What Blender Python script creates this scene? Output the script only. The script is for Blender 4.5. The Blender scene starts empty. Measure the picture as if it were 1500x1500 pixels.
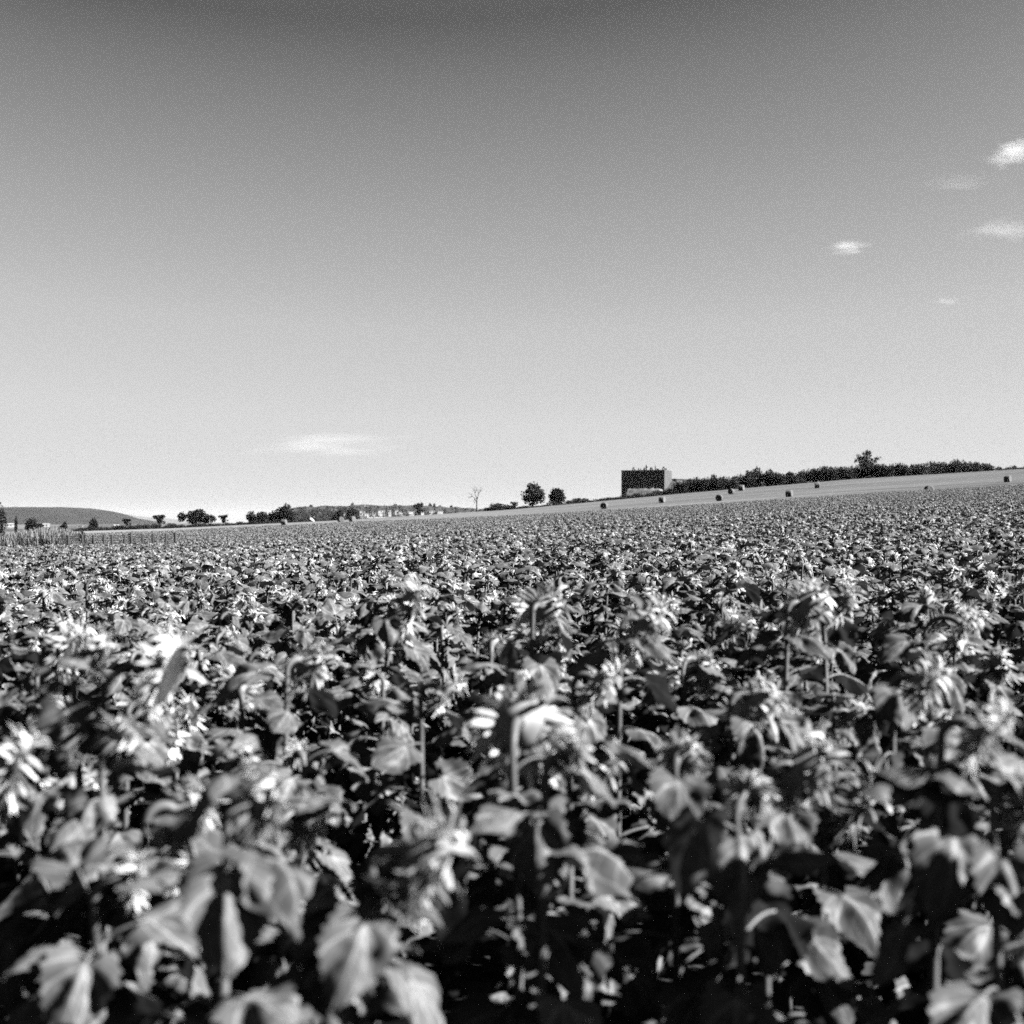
import bpy, math, random
import numpy as np
from mathutils import Vector, Matrix, Euler

random.seed(7)
RNG = np.random.default_rng(11)
R = math.radians
C = bpy.context.scene
COL = C.collection

# ------------------------------------------------------------------ camera, light, exposure
CAM_Z = 1.91
FPX = 2060.0                       # focal length in pixels of the 1500 px picture
HOR = 765.0                        # row of the true horizon
cam_d = bpy.data.cameras.new('camera')
cam = bpy.data.objects.new('camera', cam_d); COL.objects.link(cam)
cam.location = (0, 0, CAM_Z); cam.rotation_euler = (R(90), 0, 0)
cam_d.sensor_width = 36; cam_d.sensor_fit = 'HORIZONTAL'
cam_d.lens = 36 * FPX / 1500
cam_d.shift_y = (HOR - 750) / 1500
cam_d.clip_start = 0.05; cam_d.clip_end = 120000
cam_d.dof.use_dof = True; cam_d.dof.focus_distance = 20; cam_d.dof.aperture_fstop = 2.6
cam_d.dof.aperture_blades = 7
C.camera = cam

SUN_AZ, SUN_EL = 98.0, 34.0        # azimuth from the view direction towards the right
SKY_STRENGTH = 0.05
EXPO = 3.15
w = bpy.data.worlds.new('World'); C.world = w; w.use_nodes = True
nt = w.node_tree; nt.nodes.clear()
sky = nt.nodes.new('ShaderNodeTexSky'); sky.sky_type = 'NISHITA'; sky.sun_disc = False
sky.sun_elevation = R(SUN_EL); sky.sun_rotation = R(SUN_AZ)
sky.altitude = 200; sky.air_density = 1.0; sky.dust_density = 0.4; sky.ozone_density = 1.5
sep = nt.nodes.new('ShaderNodeSeparateColor')
bg = nt.nodes.new('ShaderNodeBackground'); bg.inputs['Strength'].default_value = SKY_STRENGTH
wo = nt.nodes.new('ShaderNodeOutputWorld')
nt.links.new(sky.outputs[0], sep.inputs[0])
# black-and-white film behind a red filter: the red channel of the sky
def wmath(op, a, b):
    n = nt.nodes.new('ShaderNodeMath'); n.operation = op
    for q, x in enumerate((a, b)):
        if isinstance(x, (int, float)): n.inputs[q].default_value = x
        else: nt.links.new(x, n.inputs[q])
    return n.outputs[0]
sv = wmath('MAXIMUM', wmath('SUBTRACT', wmath('MULTIPLY', sep.outputs[0], 0.124), 0.165), 0.012)
# response of the film to the sky's brightness
cr = nt.nodes.new('ShaderNodeValToRGB'); nt.links.new(wmath('MULTIPLY', wmath('POWER', sv, 0.65), 1.157), cr.inputs[0])
CURVE = [(0.0, 0.03), (0.03, 0.07), (0.077, 0.13), (0.125, 0.20), (0.26, 0.375), (0.413, 0.55), (0.617, 0.66), (0.87, 0.70), (1.0, 0.70)]
el = cr.color_ramp.elements
el[0].position, el[1].position = 0.0, 1.0
for k_, (p_, g_) in enumerate(CURVE):
    e_ = el[0] if k_ == 0 else el[len(el) - 1] if k_ == len(CURVE) - 1 else el.new(p_)
    e_.color = (g_, g_, g_, 1)
sp2 = nt.nodes.new('ShaderNodeSeparateColor'); nt.links.new(cr.outputs[0], sp2.inputs[0])
nt.links.new(wmath('MULTIPLY', sp2.outputs[0], 1 / (SKY_STRENGTH * 2 ** EXPO)), bg.inputs['Color'])
nt.links.new(bg.outputs[0], wo.inputs['Surface'])

sd = bpy.data.lights.new('sun', 'SUN'); sd.energy = 5.0; sd.angle = R(0.53); sd.color = (1, 1, 1)
sun = bpy.data.objects.new('sun', sd); COL.objects.link(sun)
sdir = Vector((math.sin(R(SUN_AZ)) * math.cos(R(SUN_EL)), math.cos(R(SUN_AZ)) * math.cos(R(SUN_EL)), math.sin(R(SUN_EL))))
sun.rotation_euler = sdir.to_track_quat('Z', 'Y').to_euler()
sun.location = (60, 20, 60)

C.view_settings.view_transform = 'Standard'; C.view_settings.look = 'None'
C.view_settings.exposure = EXPO; C.view_settings.gamma = 1.0
C.render.engine = 'CYCLES'
HAZE = 0.75e-5
cy = C.cycles
cy.max_bounces = 8; cy.diffuse_bounces = 0; cy.glossy_bounces = 2; cy.transmission_bounces = 4
cy.transparent_max_bounces = 8; cy.volume_bounces = 1
cy.use_denoising = False
cy.caustics_reflective = False; cy.caustics_refractive = False

# ------------------------------------------------------------------ helpers
def tag(o, label=None, cat=None, group=None, kind=None):
    if label: o['label'] = label
    if cat: o['category'] = cat
    if group: o['group'] = group
    if kind: o['kind'] = kind
    return o

def empty(name, loc, rz=0.0):
    o = bpy.data.objects.new(name, None); COL.objects.link(o)
    o.location = loc; o.rotation_euler = (0, 0, rz); o.empty_display_size = 0.2
    return o

def link(name, mesh, parent=None, loc=None, rot=None, scale=None):
    o = bpy.data.objects.new(name, mesh); COL.objects.link(o)
    if parent: o.parent = parent
    if loc is not None: o.location = loc
    if rot is not None: o.rotation_euler = rot
    if scale is not None: o.scale = (scale,) * 3 if not hasattr(scale, '__len__') else scale
    return o

class MB:
    """collects pieces of geometry and builds ONE mesh"""
    def __init__(s): s.v = []; s.f = []; s.m = []; s.uv = []; s.n = 0; s.smooth = []
    def add(s, V, F, mat=0, uv=None, M=None, smooth=True):
        V = np.asarray(V, float).reshape(-1, 3)
        if M is not None:
            A = np.array(M); V = V @ A[:3, :3].T + A[:3, 3]
        s.v.append(V)
        uv = np.zeros((len(V), 2)) if uv is None else np.asarray(uv, float)
        for f in F:
            s.f.append([i + s.n for i in f]); s.m.append(mat); s.smooth.append(smooth)
            s.uv.append(uv[list(f)])
        s.n += len(V)
        return s
    def merge(s, o, M=None, matmap=None):
        V = np.concatenate(o.v)
        if M is not None:
            A = np.array(M); V = V @ A[:3, :3].T + A[:3, 3]
        s.v.append(V)
        for f, m, u, sm in zip(o.f, o.m, o.uv, o.smooth):
            s.f.append([i + s.n for i in f]); s.m.append(m if matmap is None else matmap[m]); s.uv.append(u); s.smooth.append(sm)
        s.n += len(V)
    def mesh(s, name, mats):
        me = bpy.data.meshes.new(name)
        V = np.concatenate(s.v)
        me.vertices.add(len(V)); me.vertices.foreach_set('co', V.ravel().astype(np.float32))
        ls = np.array([len(f) for f in s.f]); li = np.concatenate([np.array(f) for f in s.f])
        me.loops.add(len(li)); me.loops.foreach_set('vertex_index', li.astype(np.int32))
        me.polygons.add(len(ls))
        me.polygons.foreach_set('loop_start', np.concatenate([[0], np.cumsum(ls)[:-1]]).astype(np.int32))
        me.polygons.foreach_set('material_index', np.array(s.m, np.int32))
        me.polygons.foreach_set('use_smooth', np.array(s.smooth, bool))
        ul = me.uv_layers.new(name='UVMap')
        ul.data.foreach_set('uv', np.concatenate(s.uv).ravel().astype(np.float32))
        for m in (mats if isinstance(mats, (list, tuple)) else [mats]): me.materials.append(m)
        me.update(calc_edges=True); me.validate()
        return me

def tube(path, radii, seg=6, cap=True):
    P = [Vector(p) for p in path]; V = []; F = []
    up = Vector((0.13, 0.97, 0.2)).normalized()
    for i, p in enumerate(P):
        t = (P[min(i + 1, len(P) - 1)] - P[max(i - 1, 0)])
        t = t.normalized() if t.length > 1e-9 else Vector((0, 0, 1))
        a = up - t * up.dot(t)
        if a.length < 1e-3: a = Vector((1, 0, 0)) - t * t.x
        a.normalize(); b = t.cross(a); up = a
        for k in range(seg):
            an = 2 * math.pi * k / seg
            V.append(p + (a * math.cos(an) + b * math.sin(an)) * radii[i])
    for i in range(len(P) - 1):
        for k in range(seg):
            F.append((i * seg + k, i * seg + (k + 1) % seg, (i + 1) * seg + (k + 1) % seg, (i + 1) * seg + k))
    if cap:
        F.append(tuple(range(seg))[::-1]); F.append(tuple((len(P) - 1) * seg + k for k in range(seg)))
    return [tuple(v) for v in V], F

def box(x0, x1, y0, y1, z0, z1):
    V = [(x, y, z) for z in (z0, z1) for y in (y0, y1) for x in (x0, x1)]
    F = [(0, 2, 3, 1), (4, 5, 7, 6), (0, 1, 5, 4), (2, 6, 7, 3), (0, 4, 6, 2), (1, 3, 7, 5)]
    return V, F

def at(px, py, d):
    """photo pixel -> point at distance d"""
    return Vector(((px - 750) / FPX * d, d, CAM_Z + (HOR - py) / FPX * d))

# ------------------------------------------------------------------ materials (black-and-white film: greys only)
def new_mat(name):
    m = bpy.data.materials.new(name); m.use_nodes = True; m.node_tree.nodes.clear()
    return m, m.node_tree.nodes, m.node_tree.links

def ramp(N, L, src, stops):
    r = N.new('ShaderNodeValToRGB'); L.new(src, r.inputs[0])
    el = r.color_ramp.elements
    el[0].position, g0 = stops[0]; el[0].color = (g0, g0, g0, 1)
    el[1].position, g1 = stops[-1]; el[1].color = (g1, g1, g1, 1)
    for p, g in stops[1:-1]:
        e = el.new(p); e.color = (g, g, g, 1)
    return r.outputs[0]

def noise_mat(name, lo, hi, scale=5, detail=4, rough=0.85, bump=0.0, stretch=(1, 1, 1), spec=0.2, obj_rand=0.0, coords='Object', mid=(0.35, 0.65), bump_scale=None):
    lo *= 0.28; hi *= 0.28
    m, N, L = new_mat(name)
    tc = N.new('ShaderNodeTexCoord'); mp = N.new('ShaderNodeMapping'); L.new(tc.outputs[coords], mp.inputs[0]); mp.inputs['Scale'].default_value = stretch
    nz = N.new('ShaderNodeTexNoise'); nz.inputs['Scale'].default_value = scale; nz.inputs['Detail'].default_value = detail; L.new(mp.outputs[0], nz.inputs['Vector'])
    c = ramp(N, L, nz.outputs['Fac'], [(mid[0], lo), (mid[1], hi)])
    if obj_rand:
        oi = N.new('ShaderNodeObjectInfo')
        mr = N.new('ShaderNodeMapRange'); L.new(oi.outputs['Random'], mr.inputs[0]); mr.inputs['To Min'].default_value = 1 - obj_rand; mr.inputs['To Max'].default_value = 1 + obj_rand
        mx = N.new('ShaderNodeVectorMath'); mx.operation = 'SCALE'; L.new(c, mx.inputs[0]); L.new(mr.outputs[0], mx.inputs['Scale']); c = mx.outputs[0]
    p = N.new('ShaderNodeBsdfPrincipled'); L.new(c, p.inputs['Base Color']); p.inputs['Roughness'].default_value = rough; p.inputs['Specular IOR Level'].default_value = spec
    if bump:
        bn = N.new('ShaderNodeTexNoise'); bn.inputs['Scale'].default_value = bump_scale or scale * 2; bn.inputs['Detail'].default_value = 5; L.new(mp.outputs[0], bn.inputs['Vector'])
        b = N.new('ShaderNodeBump'); b.inputs['Strength'].default_value = bump; b.inputs['Distance'].default_value = 0.05; L.new(bn.outputs['Fac'], b.inputs['Height']); L.new(b.outputs[0], p.inputs['Normal'])
    o = N.new('ShaderNodeOutputMaterial'); L.new(p.outputs[0], o.inputs[0])
    return m

def leafy_mat(name, diff, trans, mix=0.5, rand=0.2, gloss=0.04, veins=False, nscale=14):
    diff *= 0.285; trans *= 0.285; gloss *= 0.285
    m, N, L = new_mat(name)
    def math_(op, a, b=None):
        n = N.new('ShaderNodeMath'); n.operation = op
        for i, x in enumerate((a, b)):
            if x is None: continue
            if isinstance(x, (int, float)): n.inputs[i].default_value = x
            else: L.new(x, n.inputs[i])
        return n.outputs[0]
    oi = N.new('ShaderNodeObjectInfo')
    mr = N.new('ShaderNodeMapRange'); L.new(oi.outputs['Random'], mr.inputs[0]); mr.inputs['To Min'].default_value = 1 - rand; mr.inputs['To Max'].default_value = 1 + rand
    tc = N.new('ShaderNodeTexCoord')
    nz = N.new('ShaderNodeTexNoise'); nz.inputs['Scale'].default_value = nscale; nz.inputs['Detail'].default_value = 4; L.new(tc.outputs['Object'], nz.inputs['Vector'])
    nr = N.new('ShaderNodeMapRange'); L.new(nz.outputs['Fac'], nr.inputs[0]); nr.inputs['From Min'].default_value = 0.3; nr.inputs['From Max'].default_value = 0.7; nr.inputs['To Min'].default_value = 0.75; nr.inputs['To Max'].default_value = 1.25
    f = math_('MULTIPLY', mr.outputs[0], nr.outputs[0])
    ft = f; bump_n = None
    if veins:
        sx = N.new('ShaderNodeSeparateXYZ'); L.new(tc.outputs['UV'], sx.inputs[0])
        au = math_('ABSOLUTE', math_('SUBTRACT', sx.outputs[0], 0.5))           # 0 midrib .. 0.5 margin
        v = sx.outputs[1]
        mid = math_('LESS_THAN', au, math_('MULTIPLY', math_('SUBTRACT', 1.15, v), 0.03))
        s = math_('FRACT', math_('MULTIPLY', math_('SUBTRACT', v, math_('MULTIPLY', au, 0.75)), 5.0))
        lat = math_('LESS_THAN', math_('ABSOLUTE', math_('SUBTRACT', s, 0.5)), 0.055)
        fan = math_('MAXIMUM', math_('LESS_THAN', math_('ABSOLUTE', math_('SUBTRACT', au, math_('MULTIPLY', v, 0.95))), 0.02), math_('MULTIPLY', math_('LESS_THAN', math_('ABSOLUTE', math_('SUBTRACT', au, math_('MULTIPLY', v, 0.42))), 0.014), 0.8))
        ve = math_('MAXIMUM', math_('MAXIMUM', mid, math_('MULTIPLY', lat, 0.6)), fan)
        f = math_('MULTIPLY', f, math_('ADD', 1.0, math_('MULTIPLY', ve, 1.2)))
        ft = math_('MULTIPLY', ft, math_('ADD', 1.0, math_('MULTIPLY', ve, 0.25)))
        bp = N.new('ShaderNodeBump'); bp.inputs['Strength'].default_value = 0.5; bp.inputs['Distance'].default_value = 0.004
        L.new(math_('ADD', math_('MULTIPLY', ve, -0.6), math_('MULTIPLY', nz.outputs['Fac'], 1.4)), bp.inputs['Height']); bump_n = bp.outputs[0]
    def col(x, k):
        a = math_('MULTIPLY', x, k); cc = N.new('ShaderNodeCombineColor')
        for i in range(3): L.new(a, cc.inputs[i])
        return cc.outputs[0]
    d = N.new('ShaderNodeBsdfDiffuse'); L.new(col(f, diff), d.inputs[0])
    t = N.new('ShaderNodeBsdfTranslucent'); L.new(col(ft, trans), t.inputs[0])
    mx = N.new('ShaderNodeMixShader'); mx.inputs[0].default_value = mix; L.new(d.outputs[0], mx.inputs[1]); L.new(t.outputs[0], mx.inputs[2])
    out = mx.outputs[0]
    if bump_n: L.new(bump_n, d.inputs['Normal']); L.new(bump_n, t.inputs['Normal'])
    if gloss:
        g = N.new('ShaderNodeBsdfGlossy'); g.inputs['Roughness'].default_value = 0.42
        if bump_n: L.new(bump_n, g.inputs['Normal'])
        m2 = N.new('ShaderNodeMixShader'); m2.inputs[0].default_value = gloss; L.new(out, m2.inputs[1]); L.new(g.outputs[0], m2.inputs[2]); out = m2.outputs[0]
    o = N.new('ShaderNodeOutputMaterial'); L.new(out, o.inputs[0])
    return m

M_LEAF = leafy_mat('sunflower_leaf', 0.185, 0.035, mix=0.38, rand=0.22, gloss=0.015, veins=True)
M_STEM = leafy_mat('sunflower_stem', 0.2, 0.04, mix=0.1, rand=0.2, gloss=0.03)
M_PETAL = leafy_mat('sunflower_petal', 1.25, 0.85, mix=0.43, rand=0.12, gloss=0.0, nscale=40)
M_BRACT = leafy_mat('sunflower_bract', 0.8, 0.5, mix=0.42, rand=0.2, gloss=0.02, nscale=30)
M_BACK = leafy_mat('sunflower_back', 0.42, 0.1, mix=0.1, rand=0.15, gloss=0.03, nscale=30)
M_DISC = noise_mat('sunflower_disc', 0.02, 0.12, scale=160, detail=2, bump=0.8)
M_SOIL = noise_mat('field_soil', 0.008, 0.03, scale=3, detail=8, bump=0.25, coords='Object')
M_TREE = leafy_mat('tree_foliage', 0.035, 0.03, mix=0.35, rand=0.3, gloss=0.01, nscale=0.8)
M_SCRUB = leafy_mat('scrub_foliage', 0.04, 0.035, mix=0.35, rand=0.35, gloss=0.01, nscale=0.8)
M_BARK = noise_mat('bark', 0.03, 0.08, scale=4, detail=6, bump=0.6, stretch=(1, 1, 0.3))
M_DEADBARK = noise_mat('dead_bark', 0.12, 0.26, scale=4, detail=6, bump=0.5, stretch=(1, 1, 0.3))
M_STRAW = noise_mat('straw', 0.07, 0.24, scale=9, detail=6, bump=0.9, stretch=(1, 1, 1), obj_rand=0.15)
M_DRYGRASS = leafy_mat('dry_grass', 0.55, 0.4, mix=0.4, rand=0.2, gloss=0.0, nscale=2)
M_GREENGRASS = leafy_mat('weeds', 0.1, 0.1, mix=0.4, rand=0.2, gloss=0.0, nscale=2)
M_WHITE = noise_mat('white_render', 0.42, 0.58, scale=0.6, detail=5, rough=0.8)
M_ROOF = noise_mat('roof_tiles', 0.10, 0.2, scale=2, detail=5, rough=0.8)
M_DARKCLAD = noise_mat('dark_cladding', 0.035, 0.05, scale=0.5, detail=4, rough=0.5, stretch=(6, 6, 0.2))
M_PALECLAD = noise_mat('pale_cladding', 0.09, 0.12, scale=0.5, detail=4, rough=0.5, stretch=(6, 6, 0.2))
M_METAL = noise_mat('grey_metal', 0.12, 0.2, scale=3, detail=3, rough=0.45)
M_POST = noise_mat('fence_post_wood', 0.02, 0.05, scale=6, detail=5, stretch=(1, 1, 0.2))
M_WIRE = noise_mat('fence_wire', 0.03, 0.05, scale=6)
M_GLASS = noise_mat('window_dark', 0.02, 0.04, scale=2, rough=0.15, spec=0.5)

# ------------------------------------------------------------------ terrain
TPX = np.array([0, 250, 500, 750, 1000, 1250, 1500.])
TU = (TPX - 750) / FPX
TD = np.array([0.01, 5, 10, 25, 90, 231, 340, 450, 520, 800, 2000, 6000, 30000.])
CROP = 1.38
def _z(row, d): return CAM_Z + (HOR - np.array(row, float)) / FPX * d
TZ = np.array([
    [0.01] * 7,
    [0.01] * 7,
    np.array([-.60, -.58, -.55, -.52, -.49, -.45, -.42]) + CAM_Z - CROP,
    np.array([-.96, -.85, -.70, -.55, -.43, -.32, -.23]) + CAM_Z - CROP,
    _z([799, 796, 785, 772, 757, 743, 732], 90) - CROP,
    _z([785.5, 777, 765, 755, 740.5, 724, 709.5], 231) - CROP,
    _z([787, 779, 767, 754, 735, 716, 701.5], 340),
    _z([782, 774, 762, 746.5, 723, 702, 687], 450),
    _z([783, 775, 763, 747, 722.5, 701.3, 686.3], 520),
    _z([779, 773, 765, 752, 730, 708, 693], 800),
    _z([770, 769.5, 768.5, 766, 762, 750, 740], 2000),
    _z([767.5, 767.5, 767, 766.5, 765.5, 763, 761], 6000),
    _z([765.6] * 7, 30000),
])
LD = np.log(TD)
def ground(x, y):
    x = np.asarray(x, float); y = np.asarray(y, float)
    r = np.hypot(x, y); an = np.arctan2(x, y)
    u = np.clip(np.sin(an) / np.cos(np.clip(an, -0.42, 0.42)), TU[0] * 1.25, TU[-1] * 1.25)
    d = np.maximum(np.where(np.abs(an) < 0.5, y, r), 0.011)
    # smooth-step interpolation along both axes
    ui = np.clip(np.searchsorted(TU, u) - 1, 0, len(TU) - 2)
    fu = (u - TU[ui]) / (TU[ui + 1] - TU[ui])
    l = np.log(np.minimum(d, TD[-1])); di = np.clip(np.searchsorted(LD, l) - 1, 0, len(LD) - 2)
    # height is linear in the distance between two stations, so slopes stay plane
    fd = (np.minimum(d, TD[-1]) - TD[di]) / (TD[di + 1] - TD[di])
    a = TZ[di, ui] * (1 - fu) + TZ[di, ui + 1] * fu
    b = TZ[di + 1, ui] * (1 - fu) + TZ[di + 1, ui + 1] * fu
    return a * (1 - fd) + b * fd
def gz(x, y): return float(ground(x, y))
def on_ground(px, d):
    x = (px - 750) / FPX * d
    return Vector((x, d, gz(x, d)))

def terrain_band(name, d0, d1, nd, mat, umax=0.62, nu=90, bumps=0.0):
    ds = np.exp(np.linspace(math.log(d0), math.log(d1), nd)); us = np.linspace(-umax, umax, nu)
    D, U = np.meshgrid(ds, us, indexing='ij'); X = D * U; Y = D
    Z = ground(X, Y)
    if bumps: Z = Z + bumps * (np.sin(X * 0.7 + Y * 1.3) + np.sin(X * 1.9 - Y * 0.8)) * 0.5
    V = np.stack([X, Y, Z], -1).reshape(-1, 3)
    F = [(i * nu + j, i * nu + j + 1, (i + 1) * nu + j + 1, (i + 1) * nu + j) for i in range(nd - 1) for j in range(nu - 1)]
    mb = MB(); mb.add(V, F)
    return tag(link(name, mb.mesh(name, mat)), kind='structure')

# stubble: light cut straw with mower lines along the slope
def stubble_mat():
    m, N, L = new_mat('stubble')
    tc = N.new('ShaderNodeTexCoord')
    mp = N.new('ShaderNodeMapping'); L.new(tc.outputs['Object'], mp.inputs[0]); mp.inputs['Scale'].default_value = (0.012, 0.16, 0.0); mp.inputs['Rotation'].default_value = (0, 0, R(6))
    nz = N.new('ShaderNodeTexNoise'); nz.inputs['Scale'].default_value = 1.0; nz.inputs['Detail'].default_value = 6; L.new(mp.outputs[0], nz.inputs['Vector'])
    n2 = N.new('ShaderNodeTexNoise'); n2.inputs['Scale'].default_value = 0.5; n2.inputs['Detail'].default_value = 6; L.new(tc.outputs['Object'], n2.inputs['Vector'])
    mx = N.new('ShaderNodeMath'); mx.operation = 'ADD'; L.new(nz.outputs['Fac'], mx.inputs[0])
    m3 = N.new('ShaderNodeMath'); m3.operation = 'MULTIPLY'; L.new(n2.outputs['Fac'], m3.inputs[0]); m3.inputs[1].default_value = 0.25; L.new(m3.outputs[0], mx.inputs[1])
    c = ramp(N, L, mx.outputs[0], [(0.42, 0.026), (0.56, 0.057), (0.75, 0.088)])
    p = N.new('ShaderNodeBsdfDiffuse'); L.new(c, p.inputs[0]); p.inputs['Roughness'].default_value = 1
    o = N.new('ShaderNodeOutputMaterial'); L.new(p.outputs[0], o.inputs[0])
    return m
M_STUBBLE = stubble_mat()
M_PLAIN = noise_mat('plain_fields', 0.05, 0.24, scale=0.004, detail=3, stretch=(1, 0.35, 1), mid=(0.42, 0.56))

# soil round the camera (all sides), then the bands in front of it
mb = MB()
ring = [(0.0, 0.0)] + [(r * math.sin(a), r * math.cos(a)) for r in (1.0, 2.4, 8, 30, 120, 500) for a in np.linspace(0, 2 * math.pi, 48, endpoint=False)]
V = [(x, y, gz(x, y) - 0.02 - (0.15 if math.hypot(x, y) > 2.5 and y > 0 else 0.0) - (1.5 if math.hypot(x, y) > 20 and y > 0 else 0.0)) for x, y in ring]
F = [(0, 1 + k, 1 + (k + 1) % 48) for k in range(48)]
for i in range(5):
    for k in range(48):
        a = 1 + i * 48
        F.append((a + k, a + (k + 1) % 48, a + 48 + (k + 1) % 48, a + 48 + k))
mb.add(V, [f[::-1] for f in F])
tag(link('ground', mb.mesh('ground', M_SOIL)), kind='structure')
terrain_band('field_soil', 1.2, 232, 90, M_SOIL, bumps=0.02)
terrain_band('stubble_field', 232, 470, 50, M_STUBBLE)
terrain_band('far_plain', 470, 16000, 80, M_PLAIN, umax=0.75)

# far hills, as long ridges with real depth
def hills(name, prof, d, depth, mat, base_py, seed, rough=1.0):
    rr = np.random.default_rng(seed)
    pxs = np.linspace(prof[0][0], prof[-1][0], 160)
    tops = np.interp(pxs, [p[0] for p in prof], [p[1] for p in prof])
    tops = tops + rough * (0.25 * np.sin(pxs * 0.21 + seed) * np.sin(pxs * 0.083) + np.convolve(rr.normal(0, 0.3, len(pxs)), np.ones(3) / 3, 'same'))
    nv = 14; V = []; F = []
    for j in range(nv):
        t = j / (nv - 1)                                     # 0 front foot, 0.6 crest, 1 back foot
        yy = d - depth * 0.6 + depth * t
        h = math.sin(min(t / 0.6, 1) * math.pi / 2) ** 1.3 if t <= 0.6 else math.cos((t - 0.6) / 0.4 * math.pi / 2)
        for px, tp in zip(pxs, tops):
            z0 = CAM_Z + (HOR - base_py) / FPX * d - 8; z1 = CAM_Z + (HOR - tp) / FPX * d
            n = math.sin(px * 0.15 + t * 9) * math.sin(px * 0.047 - t * 5)
            V.append(((px - 750) / FPX * d, yy + n * depth * 0.02, z0 + (z1 - z0) * h * (1 + 0.03 * n * (t < 0.55))))
    W = len(pxs)
    for j in range(nv - 1):
        for k in range(W - 1): F.append((j * W + k, j * W + k + 1, (j + 1) * W + k + 1, (j + 1) * W + k))
    m_ = MB(); m_.add(V, F)
    return tag(link(name, m_.mesh(name, mat)), kind='structure')
M_HILL = noise_mat('hill_scrub', 0.004, 0.024, scale=0.01, detail=9, stretch=(1, 1, 3), mid=(0.38, 0.7))
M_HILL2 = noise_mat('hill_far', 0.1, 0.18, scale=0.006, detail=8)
M_HILLDARK = noise_mat('hill_wooded', 0.012, 0.045, scale=0.03, detail=9)
hills('hills', [(-140, 744), (0, 743), (90, 743), (130, 744.5), (148, 747), (160, 751.5), (180, 757), (200, 764), (216, 769)], 4200, 1500, M_HILL, 770, 3)
hills('hills', [(120, 760), (150, 757), (175, 752.5), (190, 755), (205, 758.5), (220, 757.2), (240, 759.5), (262, 762), (300, 765), (340, 767)], 11000, 3000, M_HILL2, 767, 4)
hills('hills', [(395, 758), (425, 746), (440, 742.5), (470, 742), (490, 741.5), (515, 741), (530, 739.5), (560, 740.3), (600, 740.3), (640, 742), (680, 744), (715, 745.5), (780, 752), (860, 764)], 2600, 700, M_HILLDARK, 768, 5, rough=2.0)

# ------------------------------------------------------------------ sunflower pieces
def leaf_geo(rr, L=0.18, W=0.17, nl=11, nw=4, petiole=True, seg=5, pl=None, lift=None, hang=False):
    """petiole from the origin along +X, heart-shaped toothed blade hanging from its end; returns list of (V,F,uv,mat)"""
    pl = pl or rr.uniform(0.07, 0.13); lift = rr.uniform(0.35, 0.95) if lift is None else lift
    out = []; path = []
    for i in range(6):
        t = i / 5; a = lift * (1 - 1.15 * t)
        path.append((0, 0, 0) if i == 0 else (path[-1][0] + pl / 5 * math.cos(a), 0, path[-1][2] + pl / 5 * math.sin(a)))
    if petiole:
        V, F = tube(path, [0.0052, 0.0045, 0.004, 0.0038, 0.0036, 0.0034], seg)
        out.append((V, F, None, 1))
    px, _, pz = path[-1]
    p0 = -rr.uniform(0.1, 1.0); p1 = p0 - rr.uniform(0.25, 1.3); pleat = rr.uniform(0.006, 0.022); npl = rr.uniform(6.5, 9); cru = rr.uniform(0.001, 0.0035)          # pitch at base and at tip
    
    if hang: p0 = -rr.uniform(0.95, 1.2); p1 = p0 - rr.uniform(0.1, 0.45); pleat = rr.uniform(0.012, 0.02)
    fold = rr.uniform(-0.02, 0.32); sag = rr.uniform(0.0, 0.4); wav = rr.uniform(0.004, 0.012); ph = rr.uniform(0, 6); bend = rr.uniform(-0.25, 0.25)
    ws = np.concatenate([-np.linspace(1, 0, nw + 1)[:-1], np.linspace(0, 1, nw + 1)])
    V = []; uv = []
    cx, cz, a = px, pz, p0
    rows = np.linspace(0, 1, nl + 1)
    for i, t in enumerate(rows):
        hw = 0.5 * W * (math.sin(math.pi * min(1, (t * 0.93 + 0.07)) ** 0.62)) ** 0.85 if t < 1 else 0.0
        hw = max(hw, 0.0)
        if i: 
            a = p0 + (p1 - p0) * t
            cx += L / nl * math.cos(a); cz += L / nl * math.sin(a)
        nx, nzv = -math.sin(a), math.cos(a)                              # blade normal in the XZ plane
        for s in ws:
            k = abs(s)
            y = s * hw * math.cos(sag * k)
            if k > 0.99 and 0 < i < nl: y *= 1.0 + (0.075 if i % 2 else -0.06) * (1 + 0.5 * math.sin(i * 2.3 + ph))
            back = 0.26 * L * (1 - t) ** 2.2 * k ** 1.2                    # lobes reach behind the petiole
            h = fold * k * hw - sag * k * k * hw + wav * math.sin(t * 9 + ph + s * 2.2) * k ** 1.5 + 0.05 * hw * math.cos(t * 26) * (k if k < 0.9 else 0.4) * 0.6
            h += pleat * L / 0.17 * math.cos(npl * math.atan2(s * hw, t * L + 0.02)) * min(1, t * 3) + cru * math.sin(t * 21 + 3 * s + ph) * math.sin(s * 7 - t * 5 + ph)
            V.append((cx - back * math.cos(a) + nx * h, y + bend * t * t * L * 0.4, cz - back * math.sin(a) + nzv * h))
            uv.append((0.5 + 0.5 * s, t))
    n = len(ws)
    F = [(r_ * n + c, r_ * n + c + 1, (r_ + 1) * n + c + 1, (r_ + 1) * n + c) for r_ in range(nl) for c in range(n - 1)]
    out.append((V, F, uv, 0))
    return out

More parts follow.
